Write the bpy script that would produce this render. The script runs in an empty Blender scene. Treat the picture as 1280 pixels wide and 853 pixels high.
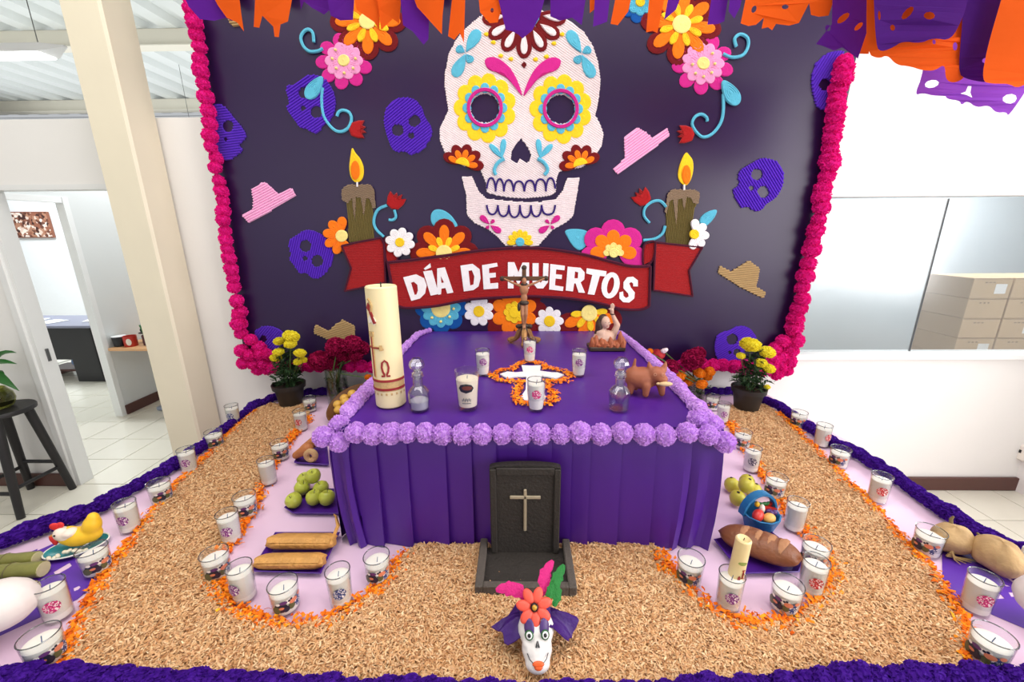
import bpy, bmesh, math, random
import numpy as np
from mathutils import Vector, Matrix, Euler, noise
from mathutils.geometry import tessellate_polygon
PI = math.pi
random.seed(7)
SC = bpy.context.scene
COL = SC.collection

# ---------------------------------------------------------------- camera
F = 505.0
PITCH = math.atan(136 / 505)
YAW = math.atan(10 / 505 * math.cos(PITCH))
ROLL = math.radians(0.4)
CAM = Vector((0, -2.58, 1.80))
FW = Vector((-math.sin(YAW) * math.cos(PITCH), math.cos(YAW) * math.cos(PITCH), -math.sin(PITCH)))
_r0 = Vector((math.cos(YAW), math.sin(YAW), 0)); _u0 = _r0.cross(FW)
RT = _r0 * math.cos(ROLL) - _u0 * math.sin(ROLL)
UP = _u0 * math.cos(ROLL) + _r0 * math.sin(ROLL)
cd = bpy.data.cameras.new('camera'); cam = bpy.data.objects.new('camera', cd); COL.objects.link(cam)
cd.sensor_width = 36.0; cd.sensor_fit = 'HORIZONTAL'; cd.lens = F * 36 / 1280
cd.clip_start = 0.05; cd.clip_end = 200
cam.matrix_world = Matrix(((RT.x, UP.x, -FW.x, CAM.x), (RT.y, UP.y, -FW.y, CAM.y), (RT.z, UP.z, -FW.z, CAM.z), (0, 0, 0, 1)))
SC.camera = cam

# ---------------------------------------------------------------- world, daylight, lamps, exposure
w = bpy.data.worlds.new('overcast_sky'); SC.world = w; w.use_nodes = True
w.node_tree.nodes['Background'].inputs[0].default_value = (0.93, 0.96, 1.0, 1)
w.node_tree.nodes['Background'].inputs[1].default_value = 0.60
def area(name, loc, direction, sx, sy, power, color=(1, 1, 1)):
    l = bpy.data.lights.new(name, 'AREA'); l.shape = 'RECTANGLE'; l.size = sx; l.size_y = sy
    l.energy = power; l.color = color
    o = bpy.data.objects.new(name, l); COL.objects.link(o); o.location = loc
    o.rotation_euler = Vector(direction).to_track_quat('-Z', 'Y').to_euler()
    return o
area('daylight_window_right', (3.75, -3.2, 2.3), (-1, 0.40, -0.12), 4.4, 2.4, 215, (1.0, 0.97, 0.96))
area('daylight_rear_glazing', (-3.2, -6.6, 2.6), (0.35, 1, -0.1), 5.0, 2.6, 45, (1.0, 0.98, 0.93))
area('roof_skylight', (-0.4, -1.9, 4.5), (0, 0.05, -1), 5.5, 2.2, 165, (1.0, 0.965, 0.92))
area('roof_fill_panel', (-6.0, 5.0, 4.0), (0, 0, 1), 9.0, 4.0, 110, (0.95, 0.98, 1.0))  # unseen panel facing up, added to brighten the far roof deck
area('office_lamp', (-3.2, 1.6, 3.2), (0, 0, -1), 1.2, 0.4, 48, (0.93, 0.97, 1.0))
area('back_office_lamp', (-6.6, 2.6, 3.2), (0, 0, -1), 1.4, 1.0, 120, (0.92, 0.97, 1.0))
area('store_room_lamp', (4.2, 1.0, 2.6), (0, 0, -1), 1.6, 0.6, 60, (0.95, 0.98, 1.0))
vs = SC.view_settings
SC.display_settings.display_device = 'sRGB'
vs.view_transform = 'Standard'; vs.look = 'None'; vs.gamma = 1.0; vs.exposure = -0.16
try: vs.use_curve_mapping = False
except Exception: pass

# ---------------------------------------------------------------- pixel -> place helpers (1280 x 853 frame)
def ray(px, py): return FW + RT * ((px - 640) / F) - UP * ((py - 426.5) / F)
def oz(px, py, z): d = ray(px, py); return CAM + d * ((z - CAM.z) / d.z)
def oy(px, py, y): d = ray(px, py); return CAM + d * ((y - CAM.y) / d.y)
PZ = 0.75      # top of the platform
TZ = 1.20      # altar table top
def height_at(base, top, z0):
    b = oz(base[0], base[1], z0); return b, oy(top[0], top[1], b.y).z - z0

# ---------------------------------------------------------------- materials
MATS = {}
def lin(c): return tuple((v / 255 / 12.92 if v / 255 <= 0.04045 else ((v / 255 + 0.055) / 1.055) ** 2.4) for v in c) + (1,)
def mat(name, rgb, rough=0.6, var=0.06, scale=25, bump=0.0, bscale=60, metal=0.0, spec=0.5, sheen=0.0, trans=0.0, alpha_tex=None, emit=0.0, coat=0.0, transl=0.0):
    if name in MATS: return MATS[name]
    m = bpy.data.materials.new(name); m.use_nodes = True; nt = m.node_tree; N = nt.nodes; L = nt.links
    b = N['Principled BSDF']; c = lin(rgb)
    b.inputs['Base Color'].default_value = c; b.inputs['Roughness'].default_value = rough
    b.inputs['Metallic'].default_value = metal; b.inputs['Specular IOR Level'].default_value = spec
    if sheen: b.inputs['Sheen Weight'].default_value = sheen
    if coat: b.inputs['Coat Weight'].default_value = coat; b.inputs['Coat Roughness'].default_value = 0.12
    if trans: b.inputs['Subsurface Weight'].default_value = trans; b.inputs['Subsurface Radius'].default_value = (0.02, 0.015, 0.01)
    if emit: b.inputs['Emission Color'].default_value = c; b.inputs['Emission Strength'].default_value = emit
    tc = N.new('ShaderNodeTexCoord')
    if var:
        nz = N.new('ShaderNodeTexNoise'); nz.inputs['Scale'].default_value = scale; nz.inputs['Detail'].default_value = 4
        L.new(tc.outputs['Object'], nz.inputs['Vector'])
        mx = N.new('ShaderNodeMix'); mx.data_type = 'RGBA'
        mx.inputs[6].default_value = tuple(min(1, v * (1 - var)) for v in c[:3]) + (1,)
        mx.inputs[7].default_value = tuple(min(1, v * (1 + var)) for v in c[:3]) + (1,)
        L.new(nz.outputs['Fac'], mx.inputs[0]); L.new(mx.outputs[2], b.inputs['Base Color'])
    if bump:
        n2 = N.new('ShaderNodeTexNoise'); n2.inputs['Scale'].default_value = bscale; n2.inputs['Detail'].default_value = 5
        L.new(tc.outputs['Object'], n2.inputs['Vector'])
        bp = N.new('ShaderNodeBump'); bp.inputs['Strength'].default_value = bump; bp.inputs['Distance'].default_value = 0.01
        L.new(n2.outputs['Fac'], bp.inputs['Height']); L.new(bp.outputs['Normal'], b.inputs['Normal'])
    if transl:
        tr = N.new('ShaderNodeBsdfTranslucent'); tr.inputs[0].default_value = c
        ms = N.new('ShaderNodeMixShader'); ms.inputs[0].default_value = transl
        L.new(b.outputs[0], ms.inputs[1]); L.new(tr.outputs[0], ms.inputs[2]); L.new(ms.outputs[0], N['Material Output'].inputs[0])
    MATS[name] = m; return m
def glass(name, tint=(1, 1, 1), refl=1.0, rough=0.02, base=0.0):
    if name in MATS: return MATS[name]
    m = bpy.data.materials.new(name); m.use_nodes = True; nt = m.node_tree; N = nt.nodes; L = nt.links
    N.remove(N['Principled BSDF'])
    t = N.new('ShaderNodeBsdfTransparent'); t.inputs[0].default_value = tuple(tint) + (1,)
    g = N.new('ShaderNodeBsdfGlossy'); g.inputs['Roughness'].default_value = rough
    fa = N.new('ShaderNodeLayerWeight'); fa.inputs[0].default_value = 0.5
    lw = N.new('ShaderNodeMath'); lw.operation = 'POWER'; lw.inputs[1].default_value = 3.0; L.new(fa.outputs['Facing'], lw.inputs[0])
    mm = N.new('ShaderNodeMath'); mm.operation = 'MULTIPLY_ADD'; mm.inputs[1].default_value = refl; mm.inputs[2].default_value = base; mm.use_clamp = True
    L.new(lw.outputs[0], mm.inputs[0])
    ms = N.new('ShaderNodeMixShader'); L.new(mm.outputs[0], ms.inputs[0]); L.new(t.outputs[0], ms.inputs[1]); L.new(g.outputs[0], ms.inputs[2])
    L.new(ms.outputs[0], N['Material Output'].inputs[0]); MATS[name] = m; return m
def speckle(name, cols, scale=60, rough=0.7, bump=0.0, attr=None):
    """a material of several mixed colours: by cell noise, or by a per-face attribute"""
    if name in MATS: return MATS[name]
    m = bpy.data.materials.new(name); m.use_nodes = True; nt = m.node_tree; N = nt.nodes; L = nt.links
    b = N['Principled BSDF']; b.inputs['Roughness'].default_value = rough; b.inputs['Specular IOR Level'].default_value = 0.25
    if attr:
        s = N.new('ShaderNodeAttribute'); s.attribute_name = attr; src = s.outputs['Fac']
    else:
        tc = N.new('ShaderNodeTexCoord'); v = N.new('ShaderNodeTexVoronoi'); v.inputs['Scale'].default_value = scale
        L.new(tc.outputs['Object'], v.inputs['Vector']); sp = N.new('ShaderNodeSeparateColor'); L.new(v.outputs['Color'], sp.inputs[0]); src = sp.outputs[0]
    r = N.new('ShaderNodeValToRGB'); r.color_ramp.interpolation = 'CONSTANT' if not attr else 'LINEAR'
    e = r.color_ramp.elements
    while len(e) < len(cols): e.new(0.5)
    for i, c in enumerate(cols): e[i].position = i / len(cols) if not attr else i / (len(cols) - 1); e[i].color = lin(c)
    L.new(src, r.inputs[0]); L.new(r.outputs[0], b.inputs['Base Color'])
    if bump:
        bp = N.new('ShaderNodeBump'); bp.inputs['Strength'].default_value = bump; L.new(src, bp.inputs['Height']); L.new(bp.outputs['Normal'], b.inputs['Normal'])
    MATS[name] = m; return m

# ---------------------------------------------------------------- mesh collector
class MB:
    def __init__(s): s.v = []; s.f = []
    def add(s, vs_, fs):
        n = len(s.v); s.v += [tuple(p) for p in vs_]; s.f += [tuple(i + n for i in f) for f in fs]; return s
    def box(s, c, d, rot=0.0, taper=1.0):
        x, y, z = d[0] / 2, d[1] / 2, d[2] / 2; cs, sn = math.cos(rot), math.sin(rot); P = []
        for k in (-1, 1):
            t = taper if k > 0 else 1
            for (i, j) in ((-1, -1), (1, -1), (1, 1), (-1, 1)):
                a, b = i * x * t, j * y * t; P.append((c[0] + a * cs - b * sn, c[1] + a * sn + b * cs, c[2] + k * z))
        return s.add(P, [(3, 2, 1, 0), (4, 5, 6, 7), (0, 1, 5, 4), (1, 2, 6, 5), (2, 3, 7, 6), (3, 0, 4, 7)])
    def rbox(s, c, d, r=0.004, rot=0.0):
        """box with chamfered upright and top edges"""
        x, y, z = d[0] / 2, d[1] / 2, d[2] / 2; r = min(r, x * .9, y * .9, z * .9); cs, sn = math.cos(rot), math.sin(rot); P = []; Fs = []
        def ring(e, zz):
            q = []
            for (i, j, a, b) in ((-1, -1, 0, 1), (-1, -1, 1, 0), (1, -1, 1, 0), (1, -1, 0, 1), (1, 1, 0, 1), (1, 1, 1, 0), (-1, 1, 1, 0), (-1, 1, 0, 1)):
                u = i * (x - e - (r if a else 0)); v = j * (y - e - (r if b else 0)); q.append((c[0] + u * cs - v * sn, c[1] + u * sn + v * cs, c[2] + zz))
            return q
        for (e, zz) in ((r, -z), (0, -z + r), (0, z - r), (r, z)): P += ring(e, zz)
        for k in range(3):
            for i in range(8): j = (i + 1) % 8; Fs.append((k * 8 + i, k * 8 + j, k * 8 + 8 + j, k * 8 + 8 + i))
        Fs += [tuple(range(7, -1, -1)), tuple(range(24, 32))]
        return s.add(P, Fs)
    def lathe(s, prof, seg=20, c=(0, 0, 0), closed=False):
        P = []; Fs = []; n = len(prof)
        for (r, z) in prof:
            for k in range(seg): a = 2 * PI * k / seg; P.append((c[0] + r * math.cos(a), c[1] + r * math.sin(a), c[2] + z))
        for i in range(n - 1 if not closed else n):
            i2 = (i + 1) % n
            for k in range(seg): k2 = (k + 1) % seg; Fs.append((i * seg + k, i * seg + k2, i2 * seg + k2, i2 * seg + k))
        if not closed:
            if prof[0][0] > 1e-6: Fs.append(tuple(range(seg - 1, -1, -1)))
            if prof[-1][0] > 1e-6: Fs.append(tuple((n - 1) * seg + k for k in range(seg)))
        return s.add(P, Fs)
    def tube(s, path, rad, seg=6, closed=False, cap=True):
        path = [Vector(p) for p in path]; n = len(path)
        rad = rad if isinstance(rad, (list, tuple)) else [rad] * n
        P = []; Fs = []; prev = None
        for i, p in enumerate(path):
            a = path[(i - 1) % n] if closed or i > 0 else p; b = path[(i + 1) % n] if closed or i < n - 1 else p
            t = (b - a).normalized() if (b - a).length > 1e-9 else Vector((0, 0, 1))
            if prev is None: u = t.orthogonal().normalized()
            else:
                u = prev - t * prev.dot(t); u = u.normalized() if u.length > 1e-6 else t.orthogonal().normalized()
            prev = u; v = t.cross(u)
            for k in range(seg): q = 2 * PI * k / seg; P.append(p + (u * math.cos(q) + v * math.sin(q)) * rad[i])
        for i in range(n if closed else n - 1):
            i2 = (i + 1) % n
            for k in range(seg): k2 = (k + 1) % seg; Fs.append((i * seg + k, i * seg + k2, i2 * seg + k2, i2 * seg + k))
        if cap and not closed: Fs += [tuple(range(seg - 1, -1, -1)), tuple((n - 1) * seg + k for k in range(seg))]
        return s.add(P, Fs)
    def capsule(s, p0, p1, r0, r1=None, seg=10):
        r1 = r0 if r1 is None else r1; p0 = Vector(p0); p1 = Vector(p1); d = (p1 - p0).normalized(); pts = []; rr = []
        for k in range(4): a = PI / 2 * k / 4; pts.append(p0 - d * r0 * math.cos(a)); rr.append(max(r0 * math.sin(a), r0 * .05))
        pts += [p0, p1]; rr += [r0, r1]
        for k in range(3, -1, -1): a = PI / 2 * k / 4; pts.append(p1 + d * r1 * math.cos(a)); rr.append(max(r1 * math.sin(a), r1 * .05))
        return s.tube(pts, rr, seg)
    def ell(s, c, r, seg=14, rings=9, rot=None):
        P = []; Fs = []; r = r if isinstance(r, (tuple, list)) else (r, r, r); M = Euler(rot).to_matrix() if rot else None
        for i in range(rings + 1):
            t = PI * i / rings
            for k in range(seg):
                a = 2 * PI * k / seg; p = Vector((r[0] * math.sin(t) * math.cos(a), r[1] * math.sin(t) * math.sin(a), -r[2] * math.cos(t)))
                if M: p = M @ p
                P.append((c[0] + p.x, c[1] + p.y, c[2] + p.z))
        for i in range(rings):
            for k in range(seg): k2 = (k + 1) % seg; Fs.append((i * seg + k, i * seg + k2, (i + 1) * seg + k2, (i + 1) * seg + k))
        return s.add(P, Fs)
    def prism(s, outer, depth, holes=(), fn=None):
        """outline (with holes) in 2D, extruded by depth; fn(u, v, d) -> 3D point"""
        loops = [list(outer)] + [list(h) for h in holes]; flat = [p for l in loops for p in l]; n = len(flat)
        tris = tessellate_polygon([[Vector((p[0], p[1], 0)) for p in l] for l in loops])
        P = [fn(p[0], p[1], 0) for p in flat] + [fn(p[0], p[1], depth) for p in flat]
        Fs = [tuple(t) for t in tris] + [tuple(i + n for i in reversed(t)) for t in tris]; k = 0
        for l in loops:
            m = len(l)
            for i in range(m): a, b = k + i, k + (i + 1) % m; Fs.append((a, b, b + n, a + n))
            k += m
        return s.add(P, Fs)
    def sheet(s, outer, holes=(), fn=None):
        loops = [list(outer)] + [list(h) for h in holes]; flat = [p for l in loops for p in l]
        tris = tessellate_polygon([[Vector((p[0], p[1], 0)) for p in l] for l in loops])
        return s.add([fn(p[0], p[1]) for p in flat], [tuple(t) for t in tris])
    def mesh(s, name, m, smooth=True):
        me = bpy.data.meshes.new(name); me.from_pydata(s.v, [], s.f); me.materials.append(m)
        bm = bmesh.new(); bm.from_mesh(me); bmesh.ops.recalc_face_normals(bm, faces=bm.faces); bm.to_mesh(me); bm.free()
        if smooth:
            me.polygons.foreach_set('use_smooth', [True] * len(me.polygons))
            try: me.set_sharp_from_angle(angle=math.radians(smooth if smooth is not True else 40))
            except Exception: pass
        me.update(); return me
    def build(s, name, m, parent=None, smooth=True, loc=(0, 0, 0)):
        return link(name, s.mesh(name, m, smooth), parent, loc)
def link(name, me, parent=None, loc=(0, 0, 0), rot=None, scale=None):
    o = bpy.data.objects.new(name, me); COL.objects.link(o); o.location = loc
    if rot: o.rotation_euler = rot
    if scale: o.scale = scale
    if parent: o.parent = parent
    return o
def thing(name, label, cat, loc=(0, 0, 0), rz=0.0, group=None):
    o = bpy.data.objects.new(name, None); COL.objects.link(o); o.location = loc; o.rotation_euler = (0, 0, rz); o.empty_display_size = 0.05
    return tag(o, label, cat, group)
def tag(o, label=None, cat=None, group=None, kind=None):
    if label: o['label'] = label
    if cat: o['category'] = cat
    if group: o['group'] = group
    if kind: o['kind'] = kind
    return o
def struct(o, label=None):
    o['kind'] = 'structure'
    if label: o['label'] = label
    return o
def blob(name, mb, m, voxel, parent=None, smooth_it=4, loc=(0, 0, 0)):
    """overlapping closed shapes fused to one continuous skin"""
    o = mb.build(name, m, parent, True, loc)
    r = o.modifiers.new('fuse', 'REMESH'); r.mode = 'VOXEL'; r.voxel_size = voxel; r.use_smooth_shade = True
    q = o.modifiers.new('soften', 'SMOOTH'); q.factor = 0.5; q.iterations = smooth_it
    return o
def ruffle(name, m, sub=3, freq=3.0, amp=0.16, seed=0, flat=1.0, sharp=1.0):
    """crumpled tissue ball of radius 1"""
    bm = bmesh.new(); bmesh.ops.create_icosphere(bm, subdivisions=sub, radius=1.0)
    for v in bm.verts:
        d = v.co.normalized(); q = d * freq + Vector((seed * 7.3, seed * 1.7, seed * 3.1))
        w_ = Vector((noise.noise(q * .6), noise.noise(q * .6 + Vector((9, 0, 0))), noise.noise(q * .6 + Vector((0, 9, 0))))) * 1.4
        h = abs(noise.noise(q + w_)) * 2.6 + 0.8 * abs(noise.noise(q * 2.1 + w_)) - 0.7
        v.co = d * (1 + amp * h * sharp + 0.10 * noise.noise(d * 1.7 + Vector((seed, 0, 0)))); v.co.z *= flat
    me = bpy.data.meshes.new(name); bm.to_mesh(me); bm.free(); me.materials.append(m)
    me.polygons.foreach_set('use_smooth', [True] * len(me.polygons)); return me
def frill(name, m, n=110, seed=0, flat=1.0, core=.80, wid=.16, lo=.55):
    """ball of radius 1 made of crimped tissue frills standing on a core"""
    rd = random.Random(seed); mb = MB(); mb.ell((0, 0, 0), (core, core, core * flat), 16, 10)
    for i in range(n):
        z = 1 - 2 * (i + .5) / n; a = i * 2.39996 + rd.uniform(-.2, .2); d = Vector((math.sqrt(1 - z * z) * math.cos(a), math.sqrt(1 - z * z) * math.sin(a), z))
        t = d.orthogonal().normalized(); t = Matrix.Rotation(rd.uniform(0, 6.3), 3, d) @ t; b = d.cross(t); ro = rd.uniform(.93, 1.07); ph = rd.uniform(0, 6.3); c = len(mb.v)
        for k in range(6):
            u = (k - 2.5) * wid * .55; wv = math.sin(ph + k * 2.0) * wid * .42
            for r, ww in ((lo, .25), (.86, .8), (ro * (1 - .05 * abs(k - 2.5) / 2.5) + .03 * math.sin(k * 2.9 + ph), 1.35)):
                q = (d + t * u * (.7 + .4 * ww) + b * wv * ww).normalized() * r; mb.v.append((q.x, q.y, q.z * flat))
        mb.f += [(c + k * 3 + j, c + k * 3 + j + 1, c + k * 3 + j + 4, c + k * 3 + j + 3) for k in range(5) for j in (0, 1)]
    return mb.mesh(name, m, 75)
def rrot(): return (random.uniform(0, 6.3), random.uniform(0, 6.3), random.uniform(0, 6.3))
def lerp(a, b, t): return a + (b - a) * t
def along(pts, step):
    """even samples (with tangents) along a polyline"""
    pts = [Vector(p) for p in pts]; out = []; carry = 0.0
    for a, b in zip(pts, pts[1:]):
        L_ = (b - a).length; t = (b - a) / L_ if L_ > 0 else Vector((1, 0, 0)); d = carry
        while d < L_: out.append((a + t * d, t)); d += step
        carry = d - L_
    return out
# ================================================================ THE SETTING
M_wall = mat('wall_paint', (238, 236, 233), 0.55, 0.02, 3, 0.04, 40)
M_cream = mat('cream_paint', (228, 219, 196), 0.5, 0.05, 4, 0.05, 30)
M_tile = mat('floor_tile', (226, 222, 208), 0.22, 0.03, 9)
M_grout = mat('tile_grout', (150, 146, 138), 0.8, 0.05, 20)
M_dark = mat('baseboard_wood', (82, 46, 40), 0.4, 0.12, 14)
M_roof = mat('roof_sheet', (224, 228, 226), 0.45, 0.02, 3)
M_beam = mat('beam_paint', (222, 216, 200), 0.5, 0.03, 3)
M_alu = mat('window_frame_paint', (240, 240, 240), 0.4, 0.02, 8)
M_grey = mat('grey_room_paint', (214, 217, 216), 0.6, 0.02, 3)
# floor, and the tiles that can be told apart
TX, TY = 0.3333, 0.34
fl = struct(MB().box((-1.5, 1.0, -0.055), (28, 22, 0.1)).build('floor', M_grout, None, False))
tile_me = MB().rbox((0, 0, 0.0), (TX - 0.006, TY - 0.006, 0.012), 0.0015).mesh('tile', M_tile, 20)
def tiles(x0, x1, y0, y1):
    i0, i1 = math.floor((x0 + 2.967) / TX), math.ceil((x1 + 2.967) / TX); j0, j1 = math.floor((y0 - 0.01) / TY), math.ceil((y1 - 0.01) / TY)
    for i in range(i0, i1):
        for j in range(j0, j1): link('tile', tile_me, fl, (-2.967 + TX * (i + .5), 0.01 + TY * (j + .5), -0.0065))
tiles(-4.2, -1.7, -1.0, 0.0); tiles(-6.7, -2.1, 0.02, 2.3); tiles(2.0, 3.5, -1.3, 0.0)
# the rest of the tiled floor, too far off or hidden
rest = MB()
for (x0, x1, y0, y1) in ((-6.7, 3.5, -8, -1.35), (-9, -6.75, -8, 6), (-6.7, 3.5, 2.4, 6), (-6.7, -4.3, -1.35, 0), (-1.9, 2.0, -1.35, 0)):
    nx, ny = max(1, round((x1 - x0) / TX)), max(1, round((y1 - y0) / TY)); dx, dy = (x1 - x0) / nx, (y1 - y0) / ny
    for i in range(nx):
        for j in range(ny): rest.add([(x0 + dx * i + .003, y0 + dy * j + .003, -.002), (x0 + dx * (i + 1) - .003, y0 + dy * j + .003, -.002), (x0 + dx * (i + 1) - .003, y0 + dy * (j + 1) - .003, -.002), (x0 + dx * i + .003, y0 + dy * (j + 1) - .003, -.002)], [(0, 1, 2, 3)])
tag(rest.build('tile_field', M_tile, fl, False), kind='stuff')
# back wall: partition 2.46 m high on the left with a doorway, full height on the right with a glazed window
WT = 2.46; DX0, DX1, DH = -3.30, -2.40, 2.10
GX0, GX1, GZ0, GZ1 = 1.30, 4.35, 1.005, 2.0
wb = MB()
wb.box(((-9 + DX0) / 2, 0.04, WT / 2), (DX0 + 9, 0.08, WT)); wb.box(((DX0 + DX1) / 2, 0.04, (DH + WT) / 2), (DX1 - DX0, 0.08, WT - DH))
wb.box(((DX1 + 1.0) / 2, 0.06, WT / 2), (1.0 - DX1, 0.12, WT))
wb.box((1.15, 0.06, 2.2), (0.3, 0.12, 4.4)); wb.box((2.825, 0.06, GZ0 / 2), (3.05, 0.12, GZ0)); wb.box((2.825, 0.06, (GZ1 + 4.4) / 2), (3.05, 0.12, 4.4 - GZ1)); wb.box((4.7, 0.06, 2.2), (0.7, 0.12, 4.4))
struct(wb.build('wall_back', M_wall, None, False))
# wall on the right with its large daylight window
wr = MB()
wr.box((3.58, -0.45, 2.2), (0.12, 0.9, 4.4)); wr.box((3.58, -3.2, 0.45), (0.12, 4.6, 0.9)); wr.box((3.58, -3.2, 4.05), (0.12, 4.6, 0.7)); wr.box((3.58, -6.75, 2.2), (0.12, 2.5, 4.4))
struct(wr.build('wall_right', M_wall, None, False))
w2 = struct(MB().box((3.58, -0.92, 2.3), (0.06, 0.05, 2.8)).box((3.58, -5.48, 2.3), (0.06, 0.05, 2.8)).box((3.58, -3.2, 0.92), (0.06, 4.6, 0.05)).box((3.58, -3.2, 3.68), (0.06, 4.6, 0.05)).build('window_2', M_alu, None, False))
for yy in (-2.05, -3.2, -4.35): MB().box((3.58, yy, 2.3), (0.05, 0.04, 2.72)).build('mullion', M_alu, w2, False)
# baseboards
struct(MB().rbox((2.6, -0.0125, 0.05), (1.9, 0.023, 0.1), 0.004).build('baseboard_right', M_dark, None, 30))
struct(MB().rbox(((DX0 - 7.2) / 2, -0.0125, 0.05), (DX0 + 7.1, 0.023, 0.1), 0.004).build('baseboard_left', M_dark, None, 30))
# office partition running away from us, with its own doorway
SX = -4.08
ws = MB(); ws.box((SX - 0.03, 0.16, WT / 2), (0.06, 0.16, WT)); ws.box((SX - 0.03, 0.72, (2.13 + WT) / 2), (0.06, 0.96, WT - 2.13)); ws.box((SX - 0.03, 2.6, WT / 2), (0.06, 2.8, WT))
struct(ws.build('wall_office', M_grey, None, False))
struct(MB().box((-3.0, 3.56, WT / 2), (2.1, 0.1, WT)).build('wall_office_end', M_grey, None, False))
struct(MB().box((-7.0, 4.06, WT / 2), (6.0, 0.1, WT)).build('wall_back_office', mat('bright_paint', (244, 247, 250), 0.6, 0.02), None, False))
struct(MB().rbox((SX + 0.0125, 2.35, 0.05), (0.023, 2.3, 0.1), 0.004).build('baseboard_office', M_dark, None, 30))
M_jamb = mat('door_frame_paint', (232, 233, 232), 0.35, 0.03, 6)
d1 = struct(MB().box((DX0 + 0.015, 0.04, DH / 2), (0.03, 0.094, DH)).build('door_1', M_jamb, None, False), 'white frame of the doorway into the office')
MB().box((DX1 - 0.015, 0.04, DH / 2), (0.03, 0.094, DH)).build('jamb', M_jamb, d1, False)
MB().box(((DX0 + DX1) / 2, 0.04, DH - 0.015), (DX1 - DX0 - .06, 0.092, 0.03)).build('lintel', M_jamb, d1, False)
MB().rbox((DX0 - 0.025, -0.010, DH / 2 + .02), (0.05, 0.018, DH + .04), 0.004).build('casing', M_jamb, d1, 30)
M_steel = mat('steel', (120, 120, 120), 0.35, 0.04, 20, metal=0.8)
MB().rbox((DX0 + 0.032, 0.045, 1.0), (0.006, 0.022, 0.09), .002).build('strike_plate', M_steel, d1)
d2 = struct(MB().box((SX - 0.03, 1.18, 1.065), (0.075, 0.05, 2.13)).build('door_2', M_jamb, None, False), 'white frame of the doorway between the two offices')
MB().box((SX - 0.03, 0.27, 1.065), (0.075, 0.06, 2.13)).build('jamb', M_jamb, d2, False)
MB().box((SX - 0.03, 0.725, 2.105), (0.073, 0.85, 0.05)).build('lintel', M_jamb, d2, False)
# store window: frame, sill, two sheets of glass
w1 = struct(MB().rbox((2.825, 0.03, GZ0 - .008), (3.2, 0.13, 0.035), .004).build('window_1', M_alu, None, 30), 'wide interior window onto the store room')
MB().rbox((2.825, 0.03, GZ1 + .008), (3.2, 0.10, 0.04), .004).build('head_frame', M_alu, w1, 30)
M_pane = glass('window_glass', (0.95, 0.97, 0.98), 1.0, 0.24, 0.13)
MB().box((1.935, 0.03, 1.5), (1.28, 0.006, 0.955)).build('pane', M_pane, w1, False)
MB().box((3.465, 0.03, 1.5), (1.77, 0.006, 0.955)).build('pane', M_pane, w1, False)
MB().box((2.579, 0.03, 1.5), (0.004, 0.012, 0.955)).build('seal', mat('grey_seal', (90, 95, 98), .6), w1, False)
struct(MB().box((4.2, 2.05, 1.5), (6.5, 0.1, 3.0)).build('wall_store', mat('store_paint', (205, 216, 222), .6, .02), None, False))
# steel column beside the board
struct(MB().rbox((-2.215, -0.11, 2.3), (0.215, 0.205, 4.6), 0.012).build('column', M_cream, None, 30), 'cream painted square steel column beside the board')
# roof: ribbed steel deck on cross beams
rf = MB(); x = -17.0; prof = []
while x < 9: prof += [(x, 4.6), (x + .22, 4.6), (x + .27, 4.69), (x + .45, 4.69), (x + .5, 4.6)]; x += .5
n = len(prof)
P = [(a, -7.5, b) for a, b in prof] + [(a, 8.0, b) for a, b in prof] + [(a, -7.5, b + .02) for a, b in prof] + [(a, 8.0, b + .02) for a, b in prof]
rf.add(P, [(i, i + 1, n + i + 1, n + i) for i in range(n - 1)] + [(2 * n + i, 2 * n + i + 1, 3 * n + i + 1, 3 * n + i) for i in range(n - 1)])
struct(rf.build('ceiling', M_roof, None, False), 'ribbed white steel roof deck')
for i, yy in enumerate((-5.0, -2.0, 1.0, 4.0, 7.0)):
    struct(MB().rbox((-4, yy, 4.49), (26, 0.12, 0.22), .01).box((-4, yy - .02, 4.375), (26, 0.2, 0.014)).build('trim_%d' % (i + 1), M_beam, None, 30), 'cream roof beam')
struct(MB().box((-6, 9.0, 1.2), (20, 0.1, 2.4)).build('wall_far', M_wall, None, False))
# cable tray under the roof
ct = thing('cable_tray', 'thin wire cable tray hung under the roof deck', 'cable tray', (-6, 5.2, 3.75))
for s_ in (-1, 1):
    MB().tube([(-6, s_ * .05, 0), (7, s_ * .05, 0)], 0.006, 5).build('rail', M_steel, ct); MB().tube([(-6, s_ * .05, .05), (7, s_ * .05, .05)], 0.004, 5).build('rail', M_steel, ct)
rg = MB()
for k in range(87): rg.box((-5.9 + k * .15, 0, 0), (0.006, 0.1, 0.006))
tag(rg.build('rungs', M_steel, ct, False), kind='stuff')
for xx in (-4.0, 0.2, 3.9): MB().tube([(xx, 0, 0), (xx, 0, .85)], 0.004, 5).build('hanger', M_steel, ct)
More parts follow.
